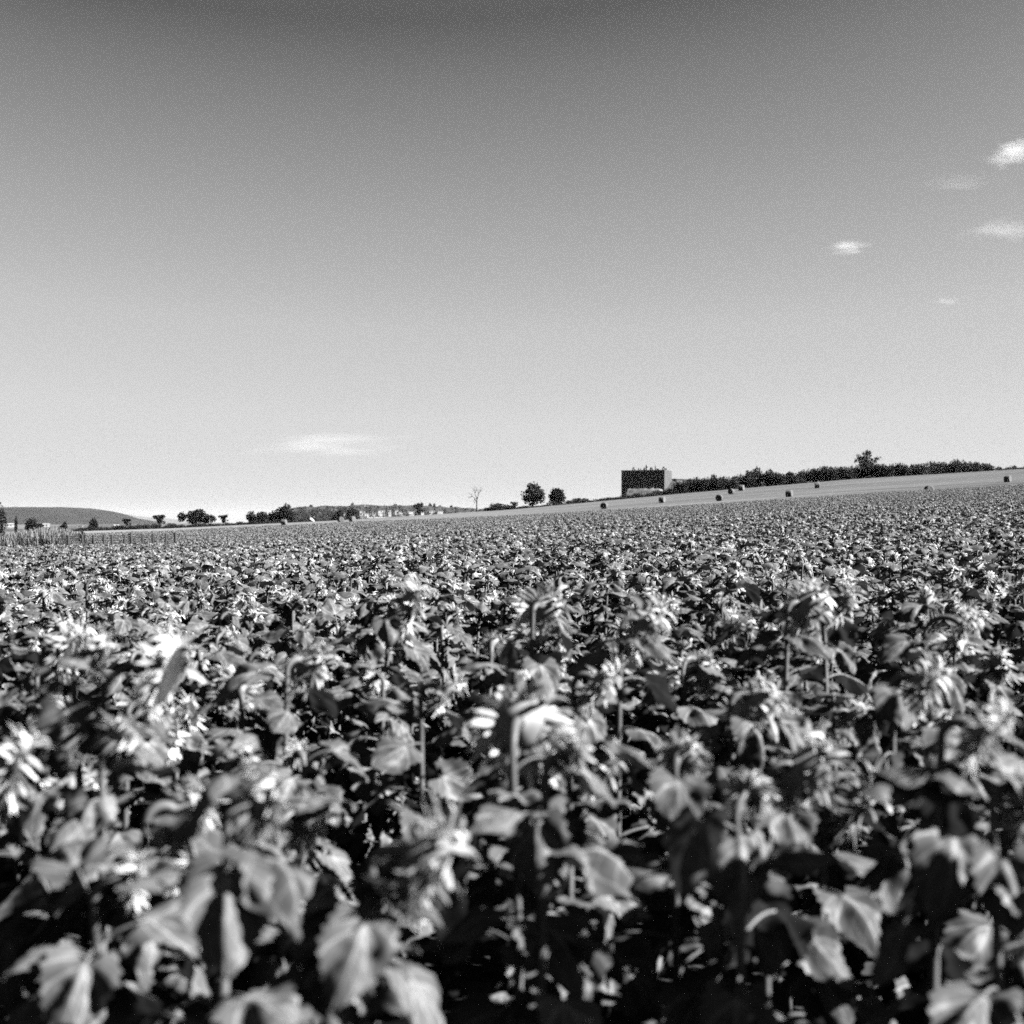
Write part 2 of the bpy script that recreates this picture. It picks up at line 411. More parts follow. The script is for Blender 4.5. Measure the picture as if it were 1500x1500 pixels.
def stem_path(rr, H, tilt, hook):
    """up to the neck, then a hook that turns the head over towards +X; returns points, radii, end point and end direction"""
    pts = []; rad = []; lean = rr.uniform(-0.03, 0.03); lb = rr.uniform(-0.03, 0.03)
    n = 7; h0 = H - hook * 1.0
    for i in range(n):
        t = i / (n - 1); pts.append((lean * math.sin(t * 3), lb * math.sin(t * 2.6), h0 * t)); rad.append(0.014 - 0.005 * t)
    x, y, z = pts[-1]; m = 8
    for i in range(1, m + 1):
        a = math.pi / 2 - tilt * i / m
        st = hook * tilt / m
        x += st * math.cos(a); z += st * math.sin(a); pts.append((x, y, z)); rad.append(0.0092 + 0.0035 * i / m)
    a = math.pi / 2 - tilt
    return pts, rad, Vector((x, y, z)), Vector((math.cos(a), 0, math.sin(a)))

def lathe(prof, seg):
    V = []; F = []
    for r, z in prof:
        for k in range(seg): a = 2 * math.pi * k / seg; V.append((r * math.cos(a), r * math.sin(a), z))
    for i in range(len(prof) - 1):
        for k in range(seg): F.append((i * seg + k, i * seg + (k + 1) % seg, (i + 1) * seg + (k + 1) % seg, (i + 1) * seg + k))
    return V, F

GRAV = Vector((0, -0.9, 0.43))      # 'down' in the frame of a bent head
def strip(rr, base, out, up, length, width, curl, nseg=4, twist=0.0, pointy=0.6, droop=0.0):
    """one petal or bract: a curved, cupped strip"""
    V = []; F = []; side = out.cross(up).normalized(); p = base.copy(); a = 0.0
    for i in range(nseg + 1):
        t = i / nseg
        wd = width * 0.5 * (math.sin(math.pi * min(0.97, (0.13 + 0.87 * t))) ** pointy)
        if i:
            a = curl * t; dr = (out * math.cos(a) + up * math.sin(a) + GRAV * droop * t).normalized(); p = p + dr * (length / nseg)
        nrm = (up * math.cos(a) - out * math.sin(a))
        sd = (side * math.cos(twist * t) + nrm * math.sin(twist * t))
        V += [tuple(p - sd * wd + nrm * wd * 0.25), tuple(p), tuple(p + sd * wd + nrm * wd * 0.25)]
    for i in range(nseg):
        for k in range(2): F.append((i * 3 + k, i * 3 + k + 1, (i + 1) * 3 + k + 1, (i + 1) * 3 + k))
    return V, F

def head_geo(rr, lod=0):
    """head frame: faces +Z, its back at z=0 where the neck comes in. returns dict of MBs"""
    rad = rr.uniform(0.05, 0.066); th = rad * 0.62
    seg = (20, 10, 6)[lod]
    back = MB(); V, F = lathe([(0.011, -0.004), (0.02, 0.002), (rad * 0.6, th * 0.25), (rad * 0.93, th * 0.7), (rad, th)], seg); back.add(V, F)
    disc = MB(); V, F = lathe([(rad, th), (rad * 0.85, th + 0.006), (rad * 0.5, th + 0.004), (rad * 0.02, th - 0.004)], seg); disc.add(V, F)
    pet = MB(); br = MB()
    npet = (rr.integers(28, 38), 20, 8)[lod]; nbr = (48, 16, 5)[lod]
    for k in range(npet):
        a = 2 * math.pi * (k + rr.uniform(-0.3, 0.3)) / npet
        if k % 3 == 1 and rr.random() < 0.5: continue
        o = Vector((math.cos(a), math.sin(a), 0)); el = rr.uniform(-0.7, 1.15)
        out = (o * math.cos(el) + Vector((0, 0, 1)) * math.sin(el)); up = (Vector((0, 0, 1)) * math.cos(el) - o * math.sin(el))
        V, F = strip(rr, o * rad * 0.97 + Vector((0, 0, th)), out, up, rr.uniform(0.03, 0.062), rr.uniform(0.009, 0.016) * (1, 1.25, 2.2)[lod], rr.uniform(-1.6, 1.5), (6, 2, 1)[lod], rr.uniform(-0.9, 0.9), droop=rr.uniform(0.1, 2.2))
        pet.add(V, F)
    for k in range(nbr):
        a = 2 * math.pi * (k + rr.uniform(-0.3, 0.3)) / nbr * (3 if lod == 0 else 1); o = Vector((math.cos(a), math.sin(a), 0)); lay = (k * 3 / nbr if lod == 0 else 1.5)
        el = rr.uniform(-0.7, 0.35)
        out = (o * math.cos(el) + Vector((0, 0, 1)) * math.sin(el)); up = (Vector((0, 0, 1)) * math.cos(el) - o * math.sin(el))
        q = 0.72 + 0.1 * int(lay)
        V, F = strip(rr, o * rad * q + Vector((0, 0, th * (0.35 + 0.25 * int(lay)))), out, up, rr.uniform(0.035, 0.065), rr.uniform(0.009, 0.017) * (1, 1.4, 2.5)[lod], rr.uniform(-1.2, 0.4), (3, 1, 1)[lod], rr.uniform(-0.4, 0.4), pointy=0.9, droop=rr.uniform(0, 0.8))
        br.add(V, F)
    return dict(back=back, disc=disc, petals=pet, bracts=br)

rr0 = np.random.default_rng(5)
def mesh_of(parts, name, mats):
    m_ = MB()
    for V, F, uv, mi in parts: m_.add(V, F, mi, uv)
    return m_.mesh(name, mats)
LEAFS = [mesh_of(leaf_geo(rr0, L=0.165 + 0.03 * rr0.random(), W=0.15 + 0.035 * rr0.random(), nl=18, nw=9, seg=7), 'leaf', [M_LEAF, M_STEM]) for _ in range(24)]
HANG = [mesh_of(leaf_geo(rr0, L=0.17, W=0.16, nl=18, nw=9, seg=7, pl=0.1, lift=0.5, hang=True), 'leaf', [M_LEAF, M_STEM]) for _ in range(5)]
HEADS = []
for _ in range(8):
    h = head_geo(rr0)
    HEADS.append((h['back'].mesh('flower_head', M_BACK), h['petals'].mesh('petals', M_PETAL), h['bracts'].mesh('bracts', M_BRACT), h['disc'].mesh('seed_disc', M_DISC)))

def leaf_layout(rr, pts, H, hook, n, top=1.0):
    """phyllotaxis up the stem: (position, azimuth, scale, roll, pitch)"""
    res = []; a = rr.uniform(0, 6.28)
    for k in range(n):
        t = 0.22 + 0.80 * top * ((k + rr.uniform(0, 0.6)) / n) ** 0.72; z = t * (H - hook)
        a += 2.4 + rr.uniform(-0.3, 0.3)
        # interpolate the stem position
        zs = [p[2] for p in pts[:7]]; x = np.interp(z, zs, [p[0] for p in pts[:7]]); y = np.interp(z, zs, [p[1] for p in pts[:7]])
        sc = (1.12 if t < 0.55 else 1.12 - (t - 0.55) * 0.75) * rr.uniform(0.82, 1.22)
        res.append((Vector((x, y, z)), a, sc, rr.normal(0, 0.28), rr.normal(0, 0.2) - (rr.uniform(0, 0.75) if t > 0.8 and top == 1.0 else 0)))
    return res

N_PLANT = 0
def plant(x, y, H, face_az, label, group=None, tilt=None, hook=None, nleaf=None, head_scale=1.0, seed=None, clear=False):
    """one whole sunflower: an empty with stem, leaves and flower head (face_az: heading of the face, 0 = away from the camera, 90 = right)"""
    global N_PLANT
    N_PLANT += 1
    rr = np.random.default_rng(1000 + N_PLANT if seed is None else seed)
    tilt = rr.uniform(1.3, 2.4) if tilt is None else tilt
    hook = rr.uniform(0.03, 0.052) if hook is None else hook
    root = tag(empty('sunflower', (x, y, gz(x, y)), R(90 - face_az)), label, 'sunflower', group)
    pts, rad, end, dirv = stem_path(rr, H, tilt, hook)
    V, F = tube(pts, rad, 8); m_ = MB(); m_.add(V, F); link('stem', m_.mesh('stem', M_STEM), root)
    for p, a, sc, roll, pitch in leaf_layout(rr, pts, H, hook, nleaf or int(rr.integers(17, 22)), 0.97 if clear else 1.0):
        link('leaf', LEAFS[int(rr.integers(len(LEAFS)))], root, p, Euler((roll, pitch, a), 'XYZ'), sc)
    hb, hp, hr, hd = HEADS[int(rr.integers(len(HEADS)))]
    q = dirv.to_track_quat('Z', 'Y'); e = (q @ Euler((0, 0, rr.normal(0, 0.3))).to_quaternion()).to_euler()
    hs = (rr.uniform(0.8, 1.12) if head_scale != 1.0 or rr.random() < 0.55 else rr.uniform(0.45, 0.65)) * head_scale
    ho = link('flower_head', hb, root, end, e, hs)
    link('petals', hp, ho); link('bracts', hr, ho); link('seed_disc', hd, ho)
    return root

# --- the individually recognisable front plants: (head px, head py, distance, facing, label)
G_NEAR = 'sunflowers of the near rows'
HEROES = [
    (752, 1062, 2.9, 8, 1.9, 'sunflower in the middle, white head turned away over its bright bare neck', 1.25),
    (228, 985, 3.0, 92, 1.9, 'sunflower at left with a looped bright neck and white head hanging to the right', 1.2),
    (18, 1122, 2.75, 80, 2.0, 'blurred sunflower cut by the left edge with a bright white head', 1.2),
    (268, 1192, 2.7, 60, 2.3, 'sunflower below the looped neck, pale ragged head hanging low at lower left', 1.15),
    (612, 1262, 2.2, 75, 2.2, 'nearest strongly blurred sunflower with bright head over broad drooping leaves, below centre', 1.2),
    (1170, 1130, 2.9, 70, 2.1, 'sunflower right of centre with a long bright head above a thick pale stem', 1.2),
    (1262, 1170, 3.1, 100, 2.3, 'sunflower with ragged fringe hanging beside the black gap at lower right', 1.1),
    (1440, 1075, 2.45, 110, 2.2, 'blurred sunflower near the right edge with one large pale leaf', 1.0),
    (596, 885, 5.0, 80, 1.9, 'tall sunflower left of centre whose bright head stands above the far canopy', 1.2),
    (795, 893, 4.8, 30, 2.1, 'sunflower in the centre with crumpled pale head over the dark gap', 1.15),
    (942, 915, 4.2, 75, 2.2, 'sunflower right of centre with the widest bright shaggy head of the second rank', 1.35),
    (1178, 890, 4.6, 60, 2.0, 'sunflower at right with bright head beside a dark folded leaf', 1.2),
    (1232, 882, 4.9, 90, 2.2, 'sunflower behind the bright headed one at right, neck bent into a curl', 1.0),
    (1412, 915, 4.6, 120, 2.2, 'sunflower near the right edge with a hooked pale stalk', 1.0),
    (452, 975, 4.0, 50, 2.2, 'sunflower left of centre with head seen side-on and dark leaf over it', 1.1),
    (878, 1000, 3.9, 100, 2.3, 'sunflower in the centre with pale grey head under the wide shaggy one', 1.1),
    (1105, 1030, 3.7, 70, 2.3, 'sunflower at right of centre with dark round head seen from above', 1.0),
    (652, 1015, 3.9, 100, 2.3, 'sunflower whose small white head hangs just left of the centre', 1.0),
    (95, 948, 4.4, 90, 2.1, 'sunflower at far left with a head tucked under a long grey leaf', 1.1),
    (1345, 1000, 3.7, 100, 2.2, 'sunflower at right with a row of bright bracts along its bent head', 1.15),
]
hero_xy = []
for px, py, d, az, tilt, lab, hs in HEROES:
    d *= 1.14; p = at(px, py, d); hook = 0.08 if px in (228, 752, 1412) else 0.036
    off = hook * (1 - math.cos(tilt)) + 0.02
    bx = p.x - off * math.sin(R(az)); by = p.y - off * math.cos(R(az))
    g = gz(bx, by); H = p.z - g + 0.02 - hook * (math.sin(tilt) - 1) * 1.0
    plant(bx, by, H, az, lab, None, tilt, hook, 15, hs * 1.1, clear=True)
    hero_xy.append((bx, by))

# broad leaves hanging flat towards the camera, each on its own plant
for k_, (px, py, d, L_, yaw, lab) in enumerate([
    (97, 1030, 3.0, 0.165, 0.2, 'sunflower at far left with a broad grey leaf hanging flat below the looped neck'),
    (132, 1160, 2.8, 0.13, -0.1, 'sunflower at lower left whose veined leaf hangs beside the low pale head'),
    (122, 1395, 2.35, 0.15, 0.1, 'sunflower at the bottom left corner with a large pleated hanging leaf'),
    (335, 1265, 2.05, 0.16, 0.15, 'nearest sunflower at lower left, its huge blurred round leaf facing the camera'),
    (212, 1335, 2.6, 0.11, 0.3, 'sunflower at lower left with a medium leaf hanging under an arched stalk'),
    (788, 1195, 2.6, 0.15, -0.2, 'sunflower under the middle head with a bright folded leaf half in shadow'),
    (1085, 1222, 2.6, 0.16, 0.1, 'sunflower at lower right with a bright crumpled leaf hanging from a pale stalk'),
    (1470, 1245, 2.4, 0.15, 0.0, 'sunflower at the right edge with a narrow pale leaf hanging in front of the dark'),
    (505, 1385, 2.2, 0.14, -0.3, 'sunflower at the bottom edge with a pale leaf under the blurred bright head'),
    (1010, 1165, 3.0, 0.12, 0.4, 'sunflower right of the middle with a small curled leaf over the dark gap')]):
    d *= 1.12; p = at(px, py, d); rq = np.random.default_rng(300 + k_)
    reach = 0.095 * L_ / 0.17; bx, by = p.x - reach * math.sin(yaw), p.y + reach * math.cos(yaw)
    H = p.z - gz(bx, by) + rq.uniform(0.06, 0.14)
    r_ = plant(bx, by, H, rq.uniform(20, 100), lab, None, None, None, 12, 0.8)
    zl = p.z - gz(bx, by) - 0.035
    wa = -math.pi / 2 + yaw                                             # heading of the leaf in the world
    link('leaf', HANG[k_ % 5], r_, (0, 0, zl), Euler((rq.normal(0, .12), 0, wa - r_.rotation_euler.z)), L_ / 0.17)
    hero_xy.append((bx, by))

def jitter_rows(d0, d1, umax, row=0.62, step=0.30, margin=0.5, seed=3, jit=0.11):
    rr = np.random.default_rng(seed)
    ys = np.arange(d0, d1, step); pts = []
    xm = d1 * umax + margin
    xs = np.arange(-xm, xm, row)
    X, Y = np.meshgrid(xs, ys); X = X + rr.normal(0, jit, X.shape) + 0.03 * Y; Y = Y + rr.normal(0, jit, Y.shape)
    X = X.ravel(); Y = Y.ravel()
    k = (np.abs(X) < Y * umax + margin) & (Y > d0) & (Y < d1)
    return X[k], Y[k]

R_NEAR = 12.6
X, Y = jitter_rows(2.5, R_NEAR, 0.375, margin=0.35)
order = np.argsort(Y)
cnt = len(HEROES) + 10
for i in order:
    x, y = float(X[i]), float(Y[i])
    if any((x - a) ** 2 + (y - b) ** 2 < 0.28 ** 2 for a, b in hero_xy): continue
    if cnt >= 300: R_NEAR = y; break
    cnt += 1
    az = float(np.clip(RNG.normal(50, 45), -60, 130))
    if y < 3.4:
        lab, grp = 'blurred sunflower of the nearest rows, broad drooping leaves among its neighbours', 'blurred nearest sunflowers'; H = RNG.normal(1.25, 0.09)
    elif y < 6:
        lab, grp = 'sunflower of the second ranks with heart-shaped leaves and bent head, in the crowd', 'sunflowers of the second ranks'; H = RNG.normal(1.3, 0.08)
    else:
        lab, grp = 'small sharp sunflower further back in the crowded field, leaves and head overlapping its neighbours', 'sharp sunflowers further back'; H = RNG.normal(1.33, 0.07)
    plant(x, y, float(H), az, lab, grp)

# --- the rest of the crop: too many to count, one object that scatters whole plants
def proto(rr, lod, H=1.33):
    m_ = MB(); tilt = rr.uniform(1.3, 2.35); hook = rr.uniform(0.03, 0.052)
    pts, rad, end, dirv = stem_path(rr, H, tilt, hook)
    V, F = tube(pts[3:] if lod == 2 else pts, (rad[3:] if lod == 2 else rad), 5 if lod == 1 else 3); m_.add(V, F, 1)
    for p, a, sc, roll, pitch in leaf_layout(rr, pts, H, hook, 16 if lod == 1 else 15):
        if lod == 2 and p.z < 0.6: continue
        g = leaf_geo(rr, L=0.18, W=0.165, nl=(6 if lod == 1 else 3), nw=(2 if lod == 1 else 1), petiole=(lod == 1), seg=3)
        Mx = Matrix.Translation(p) @ Euler((roll, pitch, a)).to_matrix().to_4x4() @ Matrix.Scale(sc, 4)
        for V, F, uv, mi in g: m_.add(V, F, mi, uv, Mx)
    Mh = Matrix.Translation(end) @ dirv.to_track_quat('Z', 'Y').to_matrix().to_4x4() @ Matrix.Scale(rr.uniform(0.8, 1.1) if rr.random() < 0.6 else 0.6, 4)
    h = head_geo(rr, lod)
    for key, mi in (('back', 4), ('petals', 2), ('bracts', 3), ('disc', 5)): m_.merge(h[key], Mh, {0: mi})
    me = m_.mesh('sunflower_plant', [M_LEAF, M_STEM, M_PETAL, M_BRACT, M_BACK, M_DISC])
    return bpy.data.objects.new('sunflower_plant', me)

def scatter(name, label, X, Y, Z, rot, scl, protos, cat):
    pc = bpy.data.collections.new(name + '_plants')
    for o in protos: pc.objects.link(o)
    me = bpy.data.meshes.new(name)
    me.vertices.add(len(X)); me.vertices.foreach_set('co', np.stack([X, Y, Z], -1).ravel().astype(np.float32))
    a = me.attributes.new('rot', 'FLOAT_VECTOR', 'POINT'); a.data.foreach_set('vector', rot.ravel().astype(np.float32))
    a = me.attributes.new('scl', 'FLOAT', 'POINT'); a.data.foreach_set('value', scl.astype(np.float32))
    a = me.attributes.new('pick', 'INT', 'POINT'); a.data.foreach_set('value', RNG.integers(0, len(protos), len(X)).astype(np.int32))
    o = tag(link(name, me), label, cat, kind='stuff')
    ng = bpy.data.node_groups.new(name, 'GeometryNodeTree')
    ng.interface.new_socket('Geometry', in_out='INPUT', socket_type='NodeSocketGeometry'); ng.interface.new_socket('Geometry', in_out='OUTPUT', socket_type='NodeSocketGeometry')
    n = ng.nodes; gi = n.new('NodeGroupInput'); go = n.new('NodeGroupOutput'); ip = n.new('GeometryNodeInstanceOnPoints'); ci = n.new('GeometryNodeCollectionInfo')
    ci.inputs['Collection'].default_value = pc; ci.inputs['Separate Children'].default_value = True; ci.inputs['Reset Children'].default_value = True
    ip.inputs['Pick Instance'].default_value = True
    def attr(nm, ty):
        x = n.new('GeometryNodeInputNamedAttribute'); x.data_type = ty; x.inputs['Name'].default_value = nm; return x.outputs['Attribute']
    l = ng.links; l.new(gi.outputs[0], ip.inputs['Points']); l.new(ci.outputs[0], ip.inputs['Instance'])
    l.new(attr('rot', 'FLOAT_VECTOR'), ip.inputs['Rotation']); l.new(attr('scl', 'FLOAT'), ip.inputs['Scale']); l.new(attr('pick', 'INT'), ip.inputs['Instance Index'])
    l.new(ip.outputs[0], go.inputs[0])
    md = o.modifiers.new('scatter', 'NODES'); md.node_group = ng
    return o

def crop_points(d0, d1, row, step, seed, jit):
    X, Y = jitter_rows(d0, d1, 0.40, row, step, 1.0, seed, jit)
    q = 750 + FPX * X / Y; keep = ~((q < 126) & (Y > 90) & (Y < 113)) & ~((q < 262) & (Y > 89.5) & (Y < 94)); X = X[keep]; Y = Y[keep]
    Z = ground(X, Y)
    n = len(X); az = np.clip(RNG.normal(50, 45, n), -60, 130)
    rot = np.stack([RNG.normal(0, 0.05, n), RNG.normal(0, 0.05, n), np.radians(90 - az)], -1)
    patch = 0.04 * np.sin(X * 0.21 + Y * 0.13) * np.sin(X * 0.09 - Y * 0.17)
    scl = np.clip(RNG.normal(1.0, 0.05, n) + patch, 0.8, 1.15)
    return X, Y, Z, rot, scl
rp = np.random.default_rng(21)
scatter('sunflower_crop', 'dense sunflower crop between the near plants and the slope, heads bent and leaves overlapping', *crop_points(R_NEAR, 48, 0.62, 0.30, 31, 0.11), [proto(rp, 1) for _ in range(12)], 'sunflower crop')
scatter('distant_sunflower_crop', 'far part of the sunflower crop up to the stubble edge, too fine to tell plants apart', *crop_points(48, 231, 0.66, 0.36, 32, 0.13), [proto(rp, 2) for _ in range(10)], 'sunflower crop')

# ------------------------------------------------------------------ trees and bushes
def leaf_cards(rr, blobs, n, size, mb, mat=0, shell=0.55):
    """many small irregular leaf-clump faces spread through ellipsoid blobs (cx,cy,cz,rx,ry,rz)"""
    w_ = np.array([b[3] * b[4] * b[5] for b in blobs]) ** 0.75; w_ /= w_.sum()
    for b, k in zip(blobs, rr.multinomial(n, w_)):
        for _ in range(k):
            v = rr.normal(0, 1, 3); v /= np.linalg.norm(v)
            r = shell + (1 - shell) * rr.random() if rr.random() < 0.75 else rr.random() ** 0.5
            r *= 1 + rr.normal(0, 0.09)
            c = np.array(b[:3]) + v * r * np.array(b[3:])
            t = rr.normal(0, 1, 3); t /= np.linalg.norm(t); q = np.cross(t, rr.normal(0, 1, 3)); q /= np.linalg.norm(q)
            s = size * rr.uniform(0.55, 1.35)
            k5 = [c + s * (math.cos(a) * t * rr.uniform(0.6, 1.1) + math.sin(a) * q * rr.uniform(0.4, 0.8)) for a in np.linspace(0, 6.283, 6)[:5]]
            mb.add(k5, [(0, 1, 2, 3, 4)], mat, smooth=False)

def trunk_geo(rr, h, r, blobs, mb):
    pts = [(rr.normal(0, 0.02) * h * t, rr.normal(0, 0.02) * h * t, h * t) for t in (0, 0.12, 0.35, 0.7, 1.0)]
    V, F = tube(pts, [r * 1.35, r, r * 0.85, r * 0.6, r * 0.3], 8); mb.add(V, F)
    for b in blobs:
        z0 = h * rr.uniform(0.35, 0.8); a = np.array([0, 0, z0]); e = np.array(b[:3]); m = (a + e) / 2 + rr.normal(0, 0.06, 3) * h; m[2] -= 0.05 * h
        V, F = tube([tuple(a), tuple(m), tuple(e)], [r * 0.45, r * 0.3, r * 0.1], 5); mb.add(V, F)

SHAPES = {   # crowns as lobes in units of (half width, height): cx, cy, cz, rx, ry, rz
    'round': [(0, 0, .62, .62, .62, .36), (-.45, .1, .55, .5, .5, .27), (.42, -.1, .58, .52, .5, .28), (.05, .2, .8, .45, .45, .2), (-.2, -.3, .4, .45, .4, .18), (.3, .2, .4, .5, .4, .18), (-.55, 0, .34, .38, .4, .2), (.62, 0, .38, .36, .4, .2), (0, .1, .24, .5, .5, .16), (-.3, 0, .84, .3, .3, .12)],
    'dome': [(0, 0, .55, .9, .9, .42), (-.3, .2, .5, .65, .6, .4), (.35, 0, .5, .62, .6, .4), (0, -.2, .32, .8, .7, .26)],
    'wide': [(-.72, 0, .66, .27, .3, .22), (-.8, 0, .46, .16, .2, .14), (-.22, 0, .66, .3, .4, .26), (.12, 0, .78, .3, .4, .22), (.3, .1, .55, .34, .4, .24), (.68, 0, .5, .3, .35, .2), (-.1, 0, .4, .4, .4, .2), (.4, 0, .35, .3, .3, .16)],
    'topheavy': [(0, 0, .72, .6, .6, .22), (-.6, 0, .82, .34, .3, .12), (.6, 0, .86, .4, .3, .11), (.1, 0, .55, .42, .4, .2), (.8, 0, .5, .2, .2, .1)],
    'taper': [(.45, 0, .62, .4, .5, .32), (.5, 0, .85, .22, .3, .14), (.15, 0, .5, .5, .5, .3), (-.35, 0, .36, .5, .5, .26), (-.7, 0, .24, .35, .4, .18), (.75, 0, .34, .3, .4, .3)],
    'shaggy': [(0, 0, .3, .85, .8, .3), (-.1, 0, .55, .5, .5, .22), (.05, 0, .78, .3, .3, .14), (-.62, 0, .72, .2, .2, .1), (-.78, 0, .58, .12, .15, .08), (.45, 0, .62, .3, .3, .1), (.75, 0, .66, .26, .25, .08), (-.25, 0, .92, .14, .14, .07), (.2, 0, .9, .18, .16, .06), (-.3, 0, .66, .3, .3, .12)],
    'cypress': [(0, 0, .5, .8, .8, .48), (0, 0, .75, .5, .5, .26)],
    'column': [(0, 0, .7, .7, .7, .3), (.2, 0, .45, .8, .7, .3), (-.4, 0, .55, .5, .5, .22)],
}
def tree(name, px, top_py, width_px, d, shape, label, cat='tree', group=None, n=900, size=0.35, mat=None, base_py=None, sink=0.0, seed=0, trunk_r=None):
    rr = np.random.default_rng(500 + seed + int(px * 7) + int(top_py))
    p = on_ground(px, d)
    if base_py is not None: p.z = CAM_Z + (HOR - base_py) / FPX * d
    p.z -= sink
    H = CAM_Z + (HOR - top_py) / FPX * d - p.z; hw = width_px * 0.5 / FPX * d
    blobs = [(a * hw, b * hw, c * H, e * hw, f * hw, g * H) for a, b, c, e, f, g in SHAPES[shape]]
    blobs = [tuple(v * rr.uniform(0.93, 1.07) for v in b) for b in blobs]
    root = tag(empty(name, p, 0.0), label, cat, group)
    m1 = MB(); trunk_geo(rr, H * 0.7, trunk_r or max(0.06, H * 0.028), blobs, m1); link('trunk', m1.mesh('trunk', M_BARK), root)
    m2 = MB(); leaf_cards(rr, blobs, n, size, m2); link('crown', m2.mesh('crown', mat or M_TREE), root)
    return root

# pair in the middle, bare tree, tree in the right hedge
tree('broadleaf_tree', 781, 707.5, 37, 480, 'round', 'tall round tree with ragged crown, left of the pair beside the building', n=1500, size=0.42)
tree('broadleaf_tree', 816, 715, 27, 478, 'dome', 'smaller dense dome-shaped tree, right of the pair beside the building', n=1500, size=0.4)
tree('broadleaf_tree', 1270, 657, 42, 478, 'shaggy', 'large straggly tree standing above the long hedge at right', n=1500, size=0.34)
tree('broadleaf_tree', 288, 746, 56, 500, 'wide', 'wide dark tree with several lobes at the left end of the stubble strip', n=1700, size=0.42)
tree('broadleaf_tree', 233, 753.5, 19, 520, 'topheavy', 'small flat-topped tree left of the wide lobed tree', n=500, size=0.35)
tree('broadleaf_tree', 327, 754, 15, 520, 'topheavy', 'small lone tree right of the wide lobed tree', n=420, size=0.33)
tree('broadleaf_tree', 368, 749, 18, 520, 'column', 'lighter ragged tree at the left of the bushy trees before the wooded hill', n=600, size=0.36)
tree('broadleaf_tree', 384, 748.5, 22, 520, 'dome', 'round dense bushy tree before the wooded hill', n=900, size=0.4)
tree('broadleaf_tree', 410, 737, 44, 525, 'taper', 'tallest tree before the wooded hill, peaked to the right', n=1700, size=0.42)
tree('broadleaf_tree', -7, 733, 36, 230, 'dome', 'big tree cut by the left edge of the picture', n=1500, size=0.2)
tree('cypress_tree', 23.5, 757.5, 6, 420, 'cypress', 'thin dark cypress beside the white gable at far left', n=500, size=0.2)
tree('broadleaf_tree', 46, 758, 20, 430, 'dome', 'dark round tree behind the dry grass at far left', n=800, size=0.3)
tree('shrub', 58, 764, 13, 425, 'dome', 'grey shrub leaning on the dark round tree at far left', 'shrub', n=400, size=0.3)
tree('broadleaf_tree', 92, 763.5, 14, 480, 'taper', 'dark low tree left of the small white house', n=500, size=0.3)
tree('broadleaf_tree', 137, 759, 16, 490, 'round', 'ragged round tree below the slope of the left hill', n=600, size=0.3)
tree('broadleaf_tree', 185, 758.5, 14, 490, 'topheavy', 'small bushy tree beside the pale house under the left hill', n=500, size=0.32)
tree('broadleaf_tree', 613, 736.5, 15, 900, 'topheavy', 'lone tree standing before the village houses', n=700, size=0.5)
tree('broadleaf_tree', 517, 743, 22, 900, 'dome', 'dark tree at the left end of the village houses', n=900, size=0.6)
tree('broadleaf_tree', 494, 746, 18, 900, 'taper', 'dark broad tree on the slope left of the village', n=800, size=0.6)
tree('shrub', 753, 734.5, 12, 472, 'topheavy', 'tall airy shrub rising from the bushes left of the tree pair', 'shrub', n=350, size=0.25)
tree('broadleaf_tree', 1045, 693.5, 14, 480, 'column', 'slim tree above the hedge right of the building', n=450, size=0.28)
tree('broadleaf_tree', 1107, 685, 32, 480, 'wide', 'broad bushy tree crown in the hedge, highest between building and straggly tree', n=1100, size=0.32)

# bare tree
p = on_ground(698, 505); root = tag(empty('bare_tree', p), 'leafless dead tree with forked bare branches against the sky', 'tree')
H = CAM_Z + (HOR - 714) / FPX * 505 - p.z; k = 505 / FPX
m1 = MB(); V, F = tube([(0, 0, 0), (0.6 * k, 0, H * .28), (0.9 * k, 0, H * .45), (0, 0, H * .58)], [.33, .27, .22, .17], 7); m1.add(V, F); link('trunk', m1.mesh('trunk', M_DEADBARK), root)
br = [[(0, .58), (-2, .72), (-3, .85), (-2.2, 1.0)], [(.6, .5), (2.5, .66), (4.6, .84), (5.6, .97)], [(.3, .36), (-2, .54), (-6, .66), (-9, .72)], [(-3, .85), (-5, .93), (-6, .97)], [(4.6, .84), (7, .88), (8.4, .95)], [(-6, .66), (-9.5, .6), (-11, .57)],
      [(-2.2, .75), (-.6, .88), (.2, .98)], [(2.5, .66), (2.6, .8), (2.2, .92)], [(-2.3, .54), (-3.6, .44), (-3.2, .36)]]
m1 = MB(); rb = np.random.default_rng(2)
for b in br:
    pts = [(q[0] * k, rb.normal(0, .4), q[1] * H) for q in b]
    V, F = tube(pts, list(np.linspace(.15, .05, len(pts))), 5); m1.add(V, F)
    for _ in range(4):
        q = pts[-1 - int(rb.integers(0, 2))]; V, F = tube([q, (q[0] + rb.normal(0, .5), q[1] + rb.normal(0, .5), q[2] + rb.uniform(.1, .8))], [.05, .025], 4); m1.add(V, F)
link('branches', m1.mesh('branches', M_DEADBARK), root)

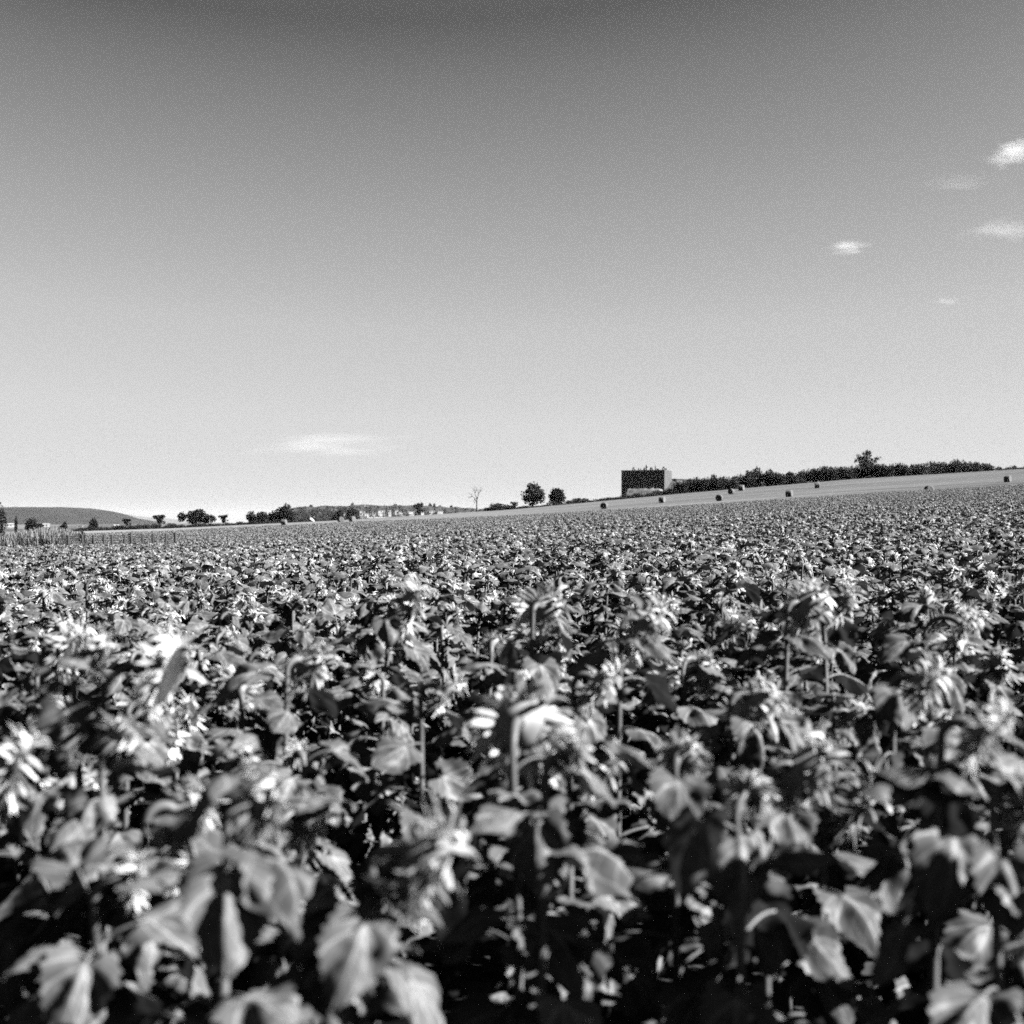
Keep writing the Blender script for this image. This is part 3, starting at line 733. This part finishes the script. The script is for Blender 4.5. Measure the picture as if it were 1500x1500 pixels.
# hedges: each bush a thing, six shapes
BUSH = []
for s in range(7):
    rr = np.random.default_rng(80 + s); m2 = MB(); m1 = MB()
    blobs = [(rr.uniform(-.55, .55), rr.uniform(-.5, .5), rr.uniform(.25, .62), rr.uniform(.4, .62), rr.uniform(.4, .62), rr.uniform(.25, .36)) for _ in range(6)]
    blobs += [(rr.uniform(-.6, .6), rr.uniform(-.5, .5), .16, .5, .5, .2) for _ in range(4)]
    leaf_cards(rr, blobs, 620, 0.085, m2)
    V = np.concatenate(m2.v); kz = 0.97 / np.percentile(V[:, 2], 98); m2.v = [v * np.array([1, 1, kz]) for v in m2.v]
    for b in blobs:
        V, F = tube([(b[0] * .2, b[1] * .2, -.1), (b[0] * .7, b[1] * .7, b[2] * .6), (b[0] * 1.1, b[1], b[2] * 1.45)], [.035, .025, .008], 4); m1.add(V, F)
    BUSH.append((m2.mesh('foliage', M_SCRUB), m1.mesh('stems', M_BARK)))
def bush(px, top_py, d, label, group, wk=1.25, name='bush'):
    p = on_ground(px, d); H = max(0.5, CAM_Z + (HOR - top_py) / FPX * d - p.z)
    f, s = BUSH[int(RNG.integers(len(BUSH)))]
    root = tag(empty(name, p, RNG.uniform(0, 6.28)), label, 'bush', group)
    w_ = wk * RNG.uniform(0.85, 1.15)
    link('stems', s, root, scale=(w_, w_, H)); link('foliage', f, root, scale=(w_, w_, H))
    return root
def hedge(prof, step, d, label, group, wk):
    for px in np.arange(prof[0][0], prof[-1][0], step):
        q = px + RNG.normal(0, step * 0.15); tp = np.interp(q, [a for a, _ in prof], [b for _, b in prof])
        bush(q, tp + RNG.normal(0, 1.3) + 1.2 * math.sin(q * 0.23) * math.sin(q * 0.071), d + RNG.normal(0, 3), label, group, wk)
hedge([(990, 711), (1005, 705), (1015, 702), (1035, 699), (1050, 700), (1070, 699), (1085, 697), (1100, 691), (1125, 690), (1140, 693), (1165, 692), (1185, 688), (1200, 685.5), (1225, 685), (1262, 683), (1300, 681.5), (1345, 680), (1375, 677.5), (1400, 678), (1425, 677.5), (1440, 680), (1455, 683)],
      6.2, 474, 'dark bush of the long hedge between the stubble and the sky at right', 'bushes of the right hedge', 2.3)
hedge([(716, 742), (735, 739), (760, 741), (790, 742), (800, 739), (826, 736), (845, 731.5), (858, 733), (872, 732), (890, 729), (905, 727), (915, 725), (940, 724), (965, 721), (985, 715)],
      6.2, 472, 'dark bush along the upper stubble edge between the bare tree and the building', 'bushes of the middle hedge', 2.3)
hedge([(1462, 685.3), (1500, 684.3), (1540, 683)], 6, 474, 'low dark bush in the thin scrub line at the right edge', 'low scrub at right edge', 1.6)
hedge([(112, 774), (150, 772), (205, 769), (240, 769), (300, 767), (350, 765.5), (395, 764), (440, 763), (482, 762)], 5.5, 478, 'low dark bush in the scrub line behind the left stubble', 'low scrub line at left', 1.5)
for px, tp, lab in ((117, 777.5, 'small dark bush at the left end of the wire fence'), (8, 783, 'dark bush at the foot of the tree cut by the left edge'), (22, 788, 'low dark bush in front of the dry grass at far left')):
    bush(px, tp, 96, lab, None, 0.5 if px > 100 else 0.8)

# wood on the middle hill: reads as one mass
rr = np.random.default_rng(91); m2 = MB()
for _ in range(900):
    px = rr.uniform(400, 720); t = rr.random() ** 0.8
    top = np.interp(px, [395, 425, 440, 470, 515, 530, 600, 640, 680, 715], [757, 747, 743, 742, 741.5, 740, 740.5, 742.5, 744.5, 746])
    if px > 523 and 0.12 < t < 0.9 and rr.random() < 0.3: continue
    py = top + (761 - top) * t; d = 2500 - 520 * t
    p = at(px, py, d); s = rr.uniform(1.2, 3.2) * (1.5 if px < 522 else 1)
    leaf_cards(rr, [(p.x, p.y, p.z - 0.3 * s, s, s, s * 0.9)], 16, s * 0.5, m2)
tag(link('hillside_wood', m2.mesh('hillside_wood', M_TREE)), 'dark scrub and trees covering the low hill behind the stubble', 'wood', kind='stuff')
for px, tp, wd, lab in ((455.5, 739.2, 6, 'round tree on the skyline at the left of the low hill'), (516, 735.5, 5, 'small dark tree on the low hill skyline beside the hilltop house'), (618, 734.5, 4, 'thin pointed tree on the low hill skyline'), (630, 736.5, 5, 'flat-topped tree on the low hill skyline'), (636, 737, 4.5, 'round skyline tree right of the flat-topped one'), (644, 739.5, 4, 'small skyline tree near the right slope of the low hill'), (661, 740, 5, 'last dark tree on the right slope of the low hill skyline'), (579, 737, 6, 'low round tree above the middle of the village')):
    tree('hill_tree', px, tp, wd, 2570, 'dome', lab, n=220, size=1.0, base_py=745)

# ------------------------------------------------------------------ dry grass bank at far left
rr = np.random.default_rng(61); m2 = MB()
for _ in range(24000):
    px = rr.uniform(-30, 122); d = rr.uniform(93, 108)
    hmax = np.interp(px, [-30, 5, 40, 70, 95, 122], [2.1, 2.0, 2.2, 2.45, 2.3, 1.4]); p = on_ground(px, d)
    h = hmax * rr.uniform(0.35, 1.06); a = rr.uniform(0, 6.28); ln = rr.normal(0, 0.16, 2) * h; wd = rr.uniform(0.01, 0.028)
    c, s = math.cos(a) * wd, math.sin(a) * wd
    b0 = np.array(p); mid = b0 + [ln[0] * .4, ln[1] * .4, h * .6]; tip = b0 + [ln[0], ln[1], h]
    m2.add([b0 + [c, s, 0], b0 - [c, s, 0], mid - [c, s, 0], mid + [c, s, 0], tip - [c * .6, s * .6, 0], tip + [c * .6, s * .6, 0]], [(0, 1, 2, 3), (3, 2, 4, 5)], int(rr.random() < 0.35), smooth=False)
tag(link('dry_grass', m2.mesh('dry_grass', [M_DRYGRASS, M_GREENGRASS])), 'tall pale dry grass bank at far left', 'grass', kind='stuff')

# ------------------------------------------------------------------ fence
p0 = on_ground(138, 89); fr = tag(empty('wire_fence', p0), 'wire mesh fence on dark posts at the left edge of the field', 'fence')
fpx = [79, 100, 122, 138, 152, 164, 179, 194, 209.6, 224, 242, 257]
tops = []
for k, q in enumerate(fpx):
    d = 89 + 0.012 * (q - 138); p = on_ground(q, d); h = CAM_Z + (HOR - (783.5 - (q - 138) * 0.012)) / FPX * d - p.z + RNG.normal(0, 0.03); tops.append((p - p0, h))
    m1 = MB(); V, F = tube([(0, 0, -0.3), (0, 0, h), (0, 0, h + 0.03)], [0.085, 0.08, 0.03], 7); m1.add(V, F)
    link('fence_post', m1.mesh('fence_post', M_POST), fr, p - p0, (RNG.normal(0, .03), RNG.normal(0, .04), 0))
m1 = MB()
for (a, ha), (b, hb) in zip(tops[:-1], tops[1:]):
    for t in np.linspace(0.03, 0.97, 14):
        V, F = tube([tuple(a + Vector((0, 0, ha * t))), tuple(b + Vector((0, 0, hb * t)))], [0.015, 0.015], 3); m1.add(V, F)
    n = max(3, int((b - a).length / 0.1))
    for k in range(1, n):
        t = k / n; q = a.lerp(b, t); h = ha + (hb - ha) * t; V, F = tube([tuple(q), tuple(q + Vector((0, 0, h * .97)))], [0.015, 0.015], 3); m1.add(V, F)
link('wire_mesh', m1.mesh('wire_mesh', M_WIRE), fr)

# ------------------------------------------------------------------ hay bales
def bale_mesh(seed):
    rr = np.random.default_rng(seed); m_ = MB(); seg = 28; r, hl = 0.78, 0.66
    prof = [(0.02, -hl + .03), (r * .5, -hl + .01), (r * .86, -hl), (r * .97, -hl + .05), (r, -hl + .14), (r * 1.01, 0), (r, hl - .14), (r * .97, hl - .05), (r * .86, hl), (r * .5, hl - .01), (.02, hl - .03)]
    V, F = lathe(prof, seg)
    V = [((x * (1 + rr.normal(0, .012))), (y * (1 + rr.normal(0, .012))), z + rr.normal(0, .012)) for x, y, z in V]
    V = [(x, -z, max(y, -r * .93)) for x, y, z in V]                       # axis along Y, flattened where it rests
    m_.add(V, F)
    for _ in range(160):                                                    # loose straw
        a = rr.uniform(0, 6.28); yy = rr.uniform(-hl, hl); c = Vector((math.cos(a) * r, yy, math.sin(a) * r)); t = Vector(rr.normal(0, .1, 3))
        V, F = tube([tuple(c * .98), tuple(c * 1.03 + t)], [.01, .004], 3); m_.add(V, F)
    return m_.mesh('hay_bale', M_STRAW), r * .93
BALES = [bale_mesh(s) for s in range(4)]
for k, (px, py, d, rz, lab) in enumerate([
    (885, 745.5, 335, -20, 'round hay bale at the left, close to the sunflowers below the tree pair'),
    (970, 736.5, 350, 60, 'round hay bale below the building'),
    (1053.5, 734, 330, -18, 'round hay bale near the crop edge, left of the middle of the slope'),
    (1071, 724, 395, -30, 'left bale of the two close together under the hedge'),
    (1086, 719, 415, 62, 'right bale of the two close together, its sunlit end towards the right'),
    (1156, 728, 315, 64, 'round hay bale near the crop edge with half its face in sunlight'),
    (1197, 715, 370, 78, 'round hay bale highest on the middle of the slope'),
    (1476, 706.5, 290, 50, 'round hay bale nearest the right edge'),
    (1361, 723, 262, 10, 'round hay bale almost hidden behind the sunflower edge at right'),
    (499, 765, 440, 30, 'left of two hay bales on the narrow stubble strip before the village'),
    (516, 764.5, 440, 50, 'right of two hay bales on the narrow stubble strip before the village'),
    (416, 769, 445, 80, 'hay bale on the stubble strip below the tallest left tree')]):
    me, r = BALES[k % 4]; x = (px - 750) / FPX * d
    # slide along the line of sight to where the slope is, so that it rests on the ground
    ds = np.linspace(250, 465, 400); zz = CAM_Z + (HOR - py) / FPX * ds; gg = ground((px - 750) / FPX * ds, ds); hit = np.where(gg >= zz)[0]
    if len(hit): d = float(ds[hit[0]])
    p = on_ground(px, d)
    s = 1.0 if d < 400 else 1.15
    tag(link('hay_bale', me, None, (p.x, p.y, p.z + r * s - 0.02), (0, 0, R(rz)), s), lab, 'hay bale', 'hay bales on the stubble')

# ------------------------------------------------------------------ large building
d = 620; k = d / FPX
c0 = at(973.5, 729, d); base = Vector((c0.x, c0.y, c0.z))
th = R(20)
br_ = tag(empty('industrial_building', base, -th), 'large windowless dark industrial block with vents on its roof behind the hedge', 'building')
Wf = 61.5 * k / math.cos(th); Hh = (729 - 689.2) * k; Dp = 15.5 * k / math.sin(th)
# local: the near right corner is the origin, the front runs to -X, the side runs to +Y
def bpart(name, shapes, mat, parent=None, smooth=False):
    m_ = MB()
    for V, F in shapes: m_.add(V, F, smooth=smooth)
    return link(name, m_.mesh(name, mat), parent or br_)
bpart('front_wall', [box(-Wf, -0.25, -0.12, 0.12, -4, Hh)], M_DARKCLAD)
bpart('side_wall', [box(-0.24, 0.02, -0.1, Dp, -4, Hh - 0.02)], M_PALECLAD)
bpart('side_wall', [box(-Wf, -Wf + 0.24, 0.13, Dp, -4, Hh - 0.02)], M_PALECLAD)
bpart('rear_wall', [box(-Wf + .25, -.25, Dp - .25, Dp - .01, -4, Hh - .02)], M_DARKCLAD)
bpart('roof', [box(-Wf + .25, -.25, .13, Dp - .26, Hh - .5, Hh - .2)], M_METAL)
bpart('parapet', [box(-Wf - .08, .1, -.2, .16, Hh + .003, Hh + .3), box(-.22, .1, .163, Dp, Hh + .003, Hh + .3)], M_METAL)
bpart('corner_trim', [box(-.25, .06, -.18, -.105, -3, Hh - .01)], M_WHITE)
def vent(px, top_py, wpx, kind):
    x = -(973.5 - px) * k / math.cos(th); y = 1.5 if px < 972 else 2.0 + (px - 974) * k * 2.4
    if px > 972: x = -1.2
    h = (689 - top_py) * k + .3; w_ = wpx * k * .5
    if kind == 'box': sh = [box(x - w_, x + w_, y - .6, y + .6, Hh - .2, Hh + h)]
    elif kind == 'stack': sh = [tube([(x, y, Hh - .2), (x, y, Hh + h * .8), (x, y, Hh + h)], [w_, w_, w_ * .8], 8)]
    elif kind == 'cowl': sh = [tube([(x, y, Hh - .2), (x, y, Hh + h * .5)], [w_ * .45, w_ * .45], 8), tube([(x, y, Hh + h * .5), (x, y, Hh + h * .62), (x, y, Hh + h)], [w_ * .6, w_, w_ * .25], 10)]
    else: sh = [tube([(x - w_, y, Hh - .2), (x - w_, y, Hh + h * .7), (x - w_ * .4, y, Hh + h), (x + w_ * .4, y, Hh + h), (x + w_, y, Hh + h * .7), (x + w_, y, Hh - .2)], [.28] * 6, 6)]
    bpart('roof_vent', sh, M_METAL, smooth=True)
for q in ((928.5, 685, 3, 'arch'), (935.5, 685, 1.6, 'stack'), (938.5, 685.5, 2.2, 'cowl'), (944, 685.5, 3, 'box'), (947, 680.7, 4.5, 'cowl'), (953.5, 685.5, 2.6, 'arch'), (959.3, 681.5, 1.8, 'stack'), (963.5, 686.8, 5, 'box'), (970, 686, 1.2, 'stack'), (976, 684.5, 3, 'arch'), (983, 685.5, 2.5, 'box')): vent(*q)
for q in (935.5, 946.5, 957):
    x = -(973.5 - q) * k / math.cos(th); z = (729 - 716) * k; w_ = 2.2 * k
    V = [(x - w_, -.13, z), (x + w_, -.13, z), (x + w_, -1.6, z), (x - w_, -1.6, z), (x - w_, -.13, z + 1.5), (x + w_, -.13, z + 1.5), (x + w_, -.5, z + 1.5), (x - w_, -.5, z + 1.5)]
    bpart('vent_hood', [(V, [(0, 3, 2, 1), (4, 5, 6, 7), (0, 1, 5, 4), (1, 2, 6, 5), (2, 3, 7, 6), (3, 0, 4, 7)])], M_WHITE)
V = [(.06, 1.0, -3), (.06, Dp + .4, -3), (3.2, Dp + .4, -3), (3.2, 1.0, -3), (.06, 1.0, 3.2), (.06, Dp + .4, 8.0), (3.2, Dp + .4, 6.6), (3.2, 1.0, 2.6)]
bpart('dark_wedge', [(V, [(0, 1, 2, 3), (4, 7, 6, 5), (0, 3, 7, 4), (3, 2, 6, 7), (2, 1, 5, 6), (1, 0, 4, 5)])], M_POST)  # dark wedge with a sloping top, set against the side wall
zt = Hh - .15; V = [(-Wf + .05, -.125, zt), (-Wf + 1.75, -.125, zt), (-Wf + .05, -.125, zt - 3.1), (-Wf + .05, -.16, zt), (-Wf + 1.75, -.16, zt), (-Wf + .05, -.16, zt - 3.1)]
bpart('painted_sun_patch', [(V, [(0, 1, 2), (3, 5, 4), (0, 3, 4, 1), (1, 4, 5, 2), (2, 5, 3, 0)])], noise_mat('painted_sunlight', .5, .6, scale=.5))  # thin pale triangle: sunlight on the front's upper left corner, put in as colour
# earth bank with dry grass in front of it
V = []; F = []; nx, ny = 30, 8; rr = np.random.default_rng(9)
for j in range(ny):
    for i in range(nx):
        t = i / (nx - 1); s = j / (ny - 1); x = -Wf * .93 + t * Wf * .95
        e = min(1, t * 7 + .1) * min(1, (1 - t) * 9 + .35)
        V.append((x, -9 + 8.6 * s, -1.5 + ((729 - 716) * k + 1.5) * (min(1, s * 1.8) ** .8) * e + rr.normal(0, .12)))
for j in range(ny - 1):
    for i in range(nx - 1): F.append((j * nx + i, j * nx + i + 1, (j + 1) * nx + i + 1, (j + 1) * nx + i))
m_ = MB(); m_.add(V, F); o = link('earth_bank', m_.mesh('earth_bank', noise_mat('bank_grass', .09, .24, scale=.5, detail=7, bump=.5, stretch=(1, 1, 2))), None, base, (0, 0, -th)); tag(o, kind='structure')

# low annex hall to the right
c1 = at(991, 716, 640); an = tag(empty('low_hall', c1, R(28)), 'long low pale hall with flat roof right of the dark industrial block', 'building')
kk = 640 / FPX; L_ = 62 * kk / math.cos(R(28)) ; Ha = (716 - 702.3) * kk
def apart(name, shapes, mat):
    m_ = MB()
    for V, F in shapes: m_.add(V, F, smooth=False)
    return link(name, m_.mesh(name, mat), an)
apart('wall', [box(0, L_, 0, .25, -4, Ha), box(0, .25, .26, 12, -4, Ha), box(L_ - .25, L_, .26, 12, -4, Ha), box(.26, L_ - .26, 11.75, 12, -4, Ha)], M_PALECLAD)
apart('roof', [box(-.3, L_ + .3, -.3, 12.3, Ha + .004, Ha + .35)], M_METAL)
apart('panel', [box(1.5, 3.2, -.06, -.003, -1, Ha - .6)], M_METAL)

# ------------------------------------------------------------------ small houses and village
def house(px, base_py, d, wpx, hpx, label, group=None, gable=True, rz=0.0, roof=None, name='house'):
    p = at(px, base_py, d); w_ = wpx / FPX * d; h = 0.82 * hpx / FPX * d; dp = max(5.0, w_ * .5)
    root = tag(empty(name, p, rz), label, 'house', group)
    eh = h * (.72 if gable else .86)
    def add(nm, shapes, mat, par=None):
        m_ = MB()
        for V, F in shapes: m_.add(V, F, smooth=False)
        return link(nm, m_.mesh(nm, mat), par or root)
    add('wall', [box(-w_ / 2, w_ / 2, 0, dp, -6, eh)], M_WHITE)
    if gable:
        o_ = .4; V = [(-w_ / 2 - o_, -o_, eh + .01), (w_ / 2 + o_, -o_, eh + .01), (w_ / 2 + o_, dp + o_, eh + .01), (-w_ / 2 - o_, dp + o_, eh + .01), (-w_ / 2 - o_, dp / 2, h), (w_ / 2 + o_, dp / 2, h)]
        add('roof', [(V, [(0, 1, 5, 4), (2, 3, 4, 5), (1, 2, 5), (3, 0, 4), (0, 3, 2, 1)])], roof or M_ROOF)
    else: add('roof', [box(-w_ / 2 - .3, w_ / 2 + .3, -.3, dp + .3, eh + .01, h)], roof or M_WHITE)
    n = max(1, int(w_ / 3.5))
    for i in range(n):
        x = -w_ / 2 + w_ * (i + .5) / n; add('window', [box(x - .6, x + .6, -.06, -.004, eh * .35, eh * .75)], M_GLASS)
    return root
GV = 'houses of the village on the slope'
vill = [  # px, base py, d, w, h
    (531, 750, 2300, 9, 2.6), (545, 751.5, 2250, 12, 2.6), (559, 749, 2300, 11, 2.4), (570, 748, 2320, 5, 2.2), (581, 748.5, 2320, 5, 2.2), (588, 750.5, 2280, 8, 2.6), (602, 751, 2260, 10, 2.6), (557, 753.5, 2150, 7, 2.4), (537, 754.5, 2150, 6, 3), (547, 755, 2140, 4, 2.8), (571, 754, 2150, 4, 4),
    (587, 754.5, 2150, 5, 4), (601, 755, 2150, 3, 4.5), (533, 760, 2020, 11, 4.5), (542.5, 760.5, 2010, 8, 4), (556, 758, 2030, 24, 2.4), (619, 753, 2150, 4.5, 5.5), (633, 750.5, 2250, 9, 3.5), (645, 751, 2240, 8, 3), (643, 754, 2150, 5, 3.2), (536.5, 742.3, 2500, 6.5, 2.6), (494, 747, 2450, 5, 2), (503, 754, 2300, 7, 3.5), (673, 750.5, 2300, 4, 2), (680, 752.5, 2200, 6, 1.8), (692, 752, 2200, 9, 1.6)]
vlab = ['white house at the upper left corner of the village rows', 'wide white house in the upper village row, left part', 'long white house in the upper village row', 'small white house right of the long upper one', 'small white house highest in the village middle', 'white house in the middle row under the highest small one', 'white house in the middle row with dark trees below', 'low white house between two dark trees in the village', 'white house in the left cluster of the village, second row', 'narrow white house in the left cluster of the village', 'tall narrow white house in the village centre',
        'tall white house with trees on both sides in the village', 'narrowest tall white house in the right half of the village', 'large white house at the lower left of the village', 'white house beside the large lower left one', 'long white wall-like building at the bottom of the village', 'bright white house just right of the lone village tree', 'white long house in the right group of the village', 'white house at the right end of the right group', 'low white house under the right group of the village', 'white house under dark trees on top of the low hill', 'pale house alone on the wooded slope left of the village', 'pale house between dark trees left of the village', 'tiny pale house near the bare tree', 'tiny pale house by a dark bush near the bare tree', 'low pale wall-like building right before the bare tree']
for (a, b, c, w_, h), lab in zip(vill, vlab): house(a, b + .3, c, w_, h, lab, GV, gable=(h > 3.6), rz=R(RNG.uniform(5, 28)), roof=M_WHITE if RNG.random() < .6 else M_ROOF)
house(16, 771.5, 1400, 9, 6, 'white gabled house beside the cypress at far left', rz=R(25), roof=M_WHITE)
house(68, 771.5, 1400, 9, 5.5, 'white house above the dry grass at far left', rz=R(25), roof=M_WHITE)
house(116.5, 772.5, 1400, 9.5, 3.2, 'long low white house below the left hill', gable=False, rz=R(12))
house(172, 773, 1300, 9, 5.5, 'white house left of the small bushy tree', rz=R(25), roof=M_WHITE)
house(179.5, 773.5, 1300, 6, 4, 'lower white house touching the small bushy tree', rz=R(20), roof=M_WHITE)

# white hut by the tree pair and the white sheet on the stubble
p = on_ground(806, 470); k = 470 / FPX; hut = tag(empty('hut', p, R(20)), 'small white box-like hut under the smaller tree of the pair', 'hut')
for nm, sh, mt in (('wall', box(-3 * k, 3 * k, 0, 1.6, -.3, 4.2 * k), M_WHITE), ('roof', box(-3.3 * k, 3.3 * k, -.15, 1.75, 4.2 * k + .004, 4.7 * k), M_METAL), ('door', box(-1 * k, .6 * k, -.05, -.004, 0, 3.2 * k), M_GLASS)):
    m_ = MB(); m_.add(*sh, smooth=False); link(nm, m_.mesh(nm, mt), hut)
p = on_ground(457, 466); k = 466 / FPX
V = []; F = []
for j in range(6):
    s = j / 5
    for i in range(8):
        t = i / 7; prof = np.interp(t, [0, .08, .45, .8, 1], [0, 6.8, 5.8, 3.2, 0]); V.append(((-4 + 8 * t) * k, (s - .5) * 2.2, prof * k * (math.sin(math.pi * (0.04 + .92 * s)) ** .4) + RNG.normal(0, .02)))
for j in range(5):
    for i in range(7): F.append((j * 8 + i, j * 8 + i + 1, (j + 1) * 8 + i + 1, (j + 1) * 8 + i))
m_ = MB(); m_.add(V, F); tag(link('covered_heap', m_.mesh('covered_heap', M_WHITE), None, p), 'white sheet-covered heap, steep on its left side, before the wooded hill', 'heap')

# ------------------------------------------------------------------ clouds (small sunlit wisps of real vapour)
def cloud_mat(dens, seed, size):
    m, N, L = new_mat('cloud_vapour')
    tc = N.new('ShaderNodeTexCoord')
    ln = N.new('ShaderNodeVectorMath'); ln.operation = 'LENGTH'; L.new(tc.outputs['Object'], ln.inputs[0])
    nz = N.new('ShaderNodeTexNoise'); nz.noise_dimensions = '4D'; nz.inputs['W'].default_value = seed; nz.inputs['Scale'].default_value = 2.3; nz.inputs['Detail'].default_value = 7; nz.inputs['Roughness'].default_value = .62; L.new(tc.outputs['Object'], nz.inputs['Vector'])
    mr = N.new('ShaderNodeMapRange'); L.new(ln.outputs['Value'], mr.inputs[0]); mr.inputs['From Min'].default_value = 0.15; mr.inputs['From Max'].default_value = 1.0; mr.inputs['To Min'].default_value = .06; mr.inputs['To Max'].default_value = -.3
    ad = N.new('ShaderNodeMath'); ad.operation = 'ADD'; L.new(nz.outputs['Fac'], ad.inputs[0]); L.new(mr.outputs[0], ad.inputs[1])
    m2 = N.new('ShaderNodeMapRange'); L.new(ad.outputs[0], m2.inputs[0]); m2.inputs['From Min'].default_value = .40; m2.inputs['From Max'].default_value = .78; m2.inputs['To Max'].default_value = dens
    pv = N.new('ShaderNodeVolumePrincipled'); pv.inputs['Color'].default_value = (1, 1, 1, 1); pv.inputs['Anisotropy'].default_value = .3; L.new(m2.outputs[0], pv.inputs['Density'])
    o = N.new('ShaderNodeOutputMaterial'); L.new(pv.outputs[0], o.inputs['Volume'])
    return m
def cloud(px, py, wpx, hpx, opt, label, seed):
    el = (HOR - py) / FPX; d = min(1500 / el, 30000); p = at(px, py, d); k = d / FPX
    m_ = MB(); prof = [(math.sin(a), -math.cos(a)) for a in np.linspace(0.05, math.pi - .05, 9)]
    V, F = lathe(prof, 16); F.append(tuple(range(16))[::-1]); F.append(tuple(8 * 16 + q for q in range(16))); m_.add(V, F)
    o = link('cloud', m_.mesh('cloud', cloud_mat(opt / (wpx * .5 * k), seed, 1)), None, p, (0, 0, 0), (wpx * .5 * k, wpx * .5 * k, hpx * .5 * k))
    tag(o, label, 'cloud', 'small clouds'); return o
cloud(1496, 222, 170, 58, 0.55, 'brightest ragged cloud at the right edge of the sky', 1.3)
cloud(1240, 362, 110, 28, 0.42, 'small bright flat cloud alone in the right half of the sky', 7.1)
cloud(1480, 336, 260, 24, 0.36, 'long thin cloud streak at the right edge below the ragged cloud', 3.9)
cloud(1400, 267, 190, 13, 0.22, 'faint thin streak left of the ragged cloud', 5.2)
cloud(484, 651, 430, 52, 0.27, 'broad faint cloud low over the horizon left of centre', 9.4)
cloud(1388, 441, 70, 14, 0.2, 'tiny faint cloud puff at right above the hedge', 12.7)

# ------------------------------------------------------------------ the air between here and the far hills
m, N, L = new_mat('haze'); pv = N.new('ShaderNodeVolumePrincipled'); pv.inputs['Color'].default_value = (1, 1, 1, 1); pv.inputs['Density'].default_value = HAZE; pv.inputs['Anisotropy'].default_value = 0.2
o_ = N.new('ShaderNodeOutputMaterial'); L.new(pv.outputs[0], o_.inputs['Volume'])
m_ = MB(); m_.add(*box(-14000, 14000, -700, 17500, -90, 130), smooth=False)
tag(link('haze', m_.mesh('haze', m)), 'thin pale summer haze over the plain', 'haze', kind='stuff')
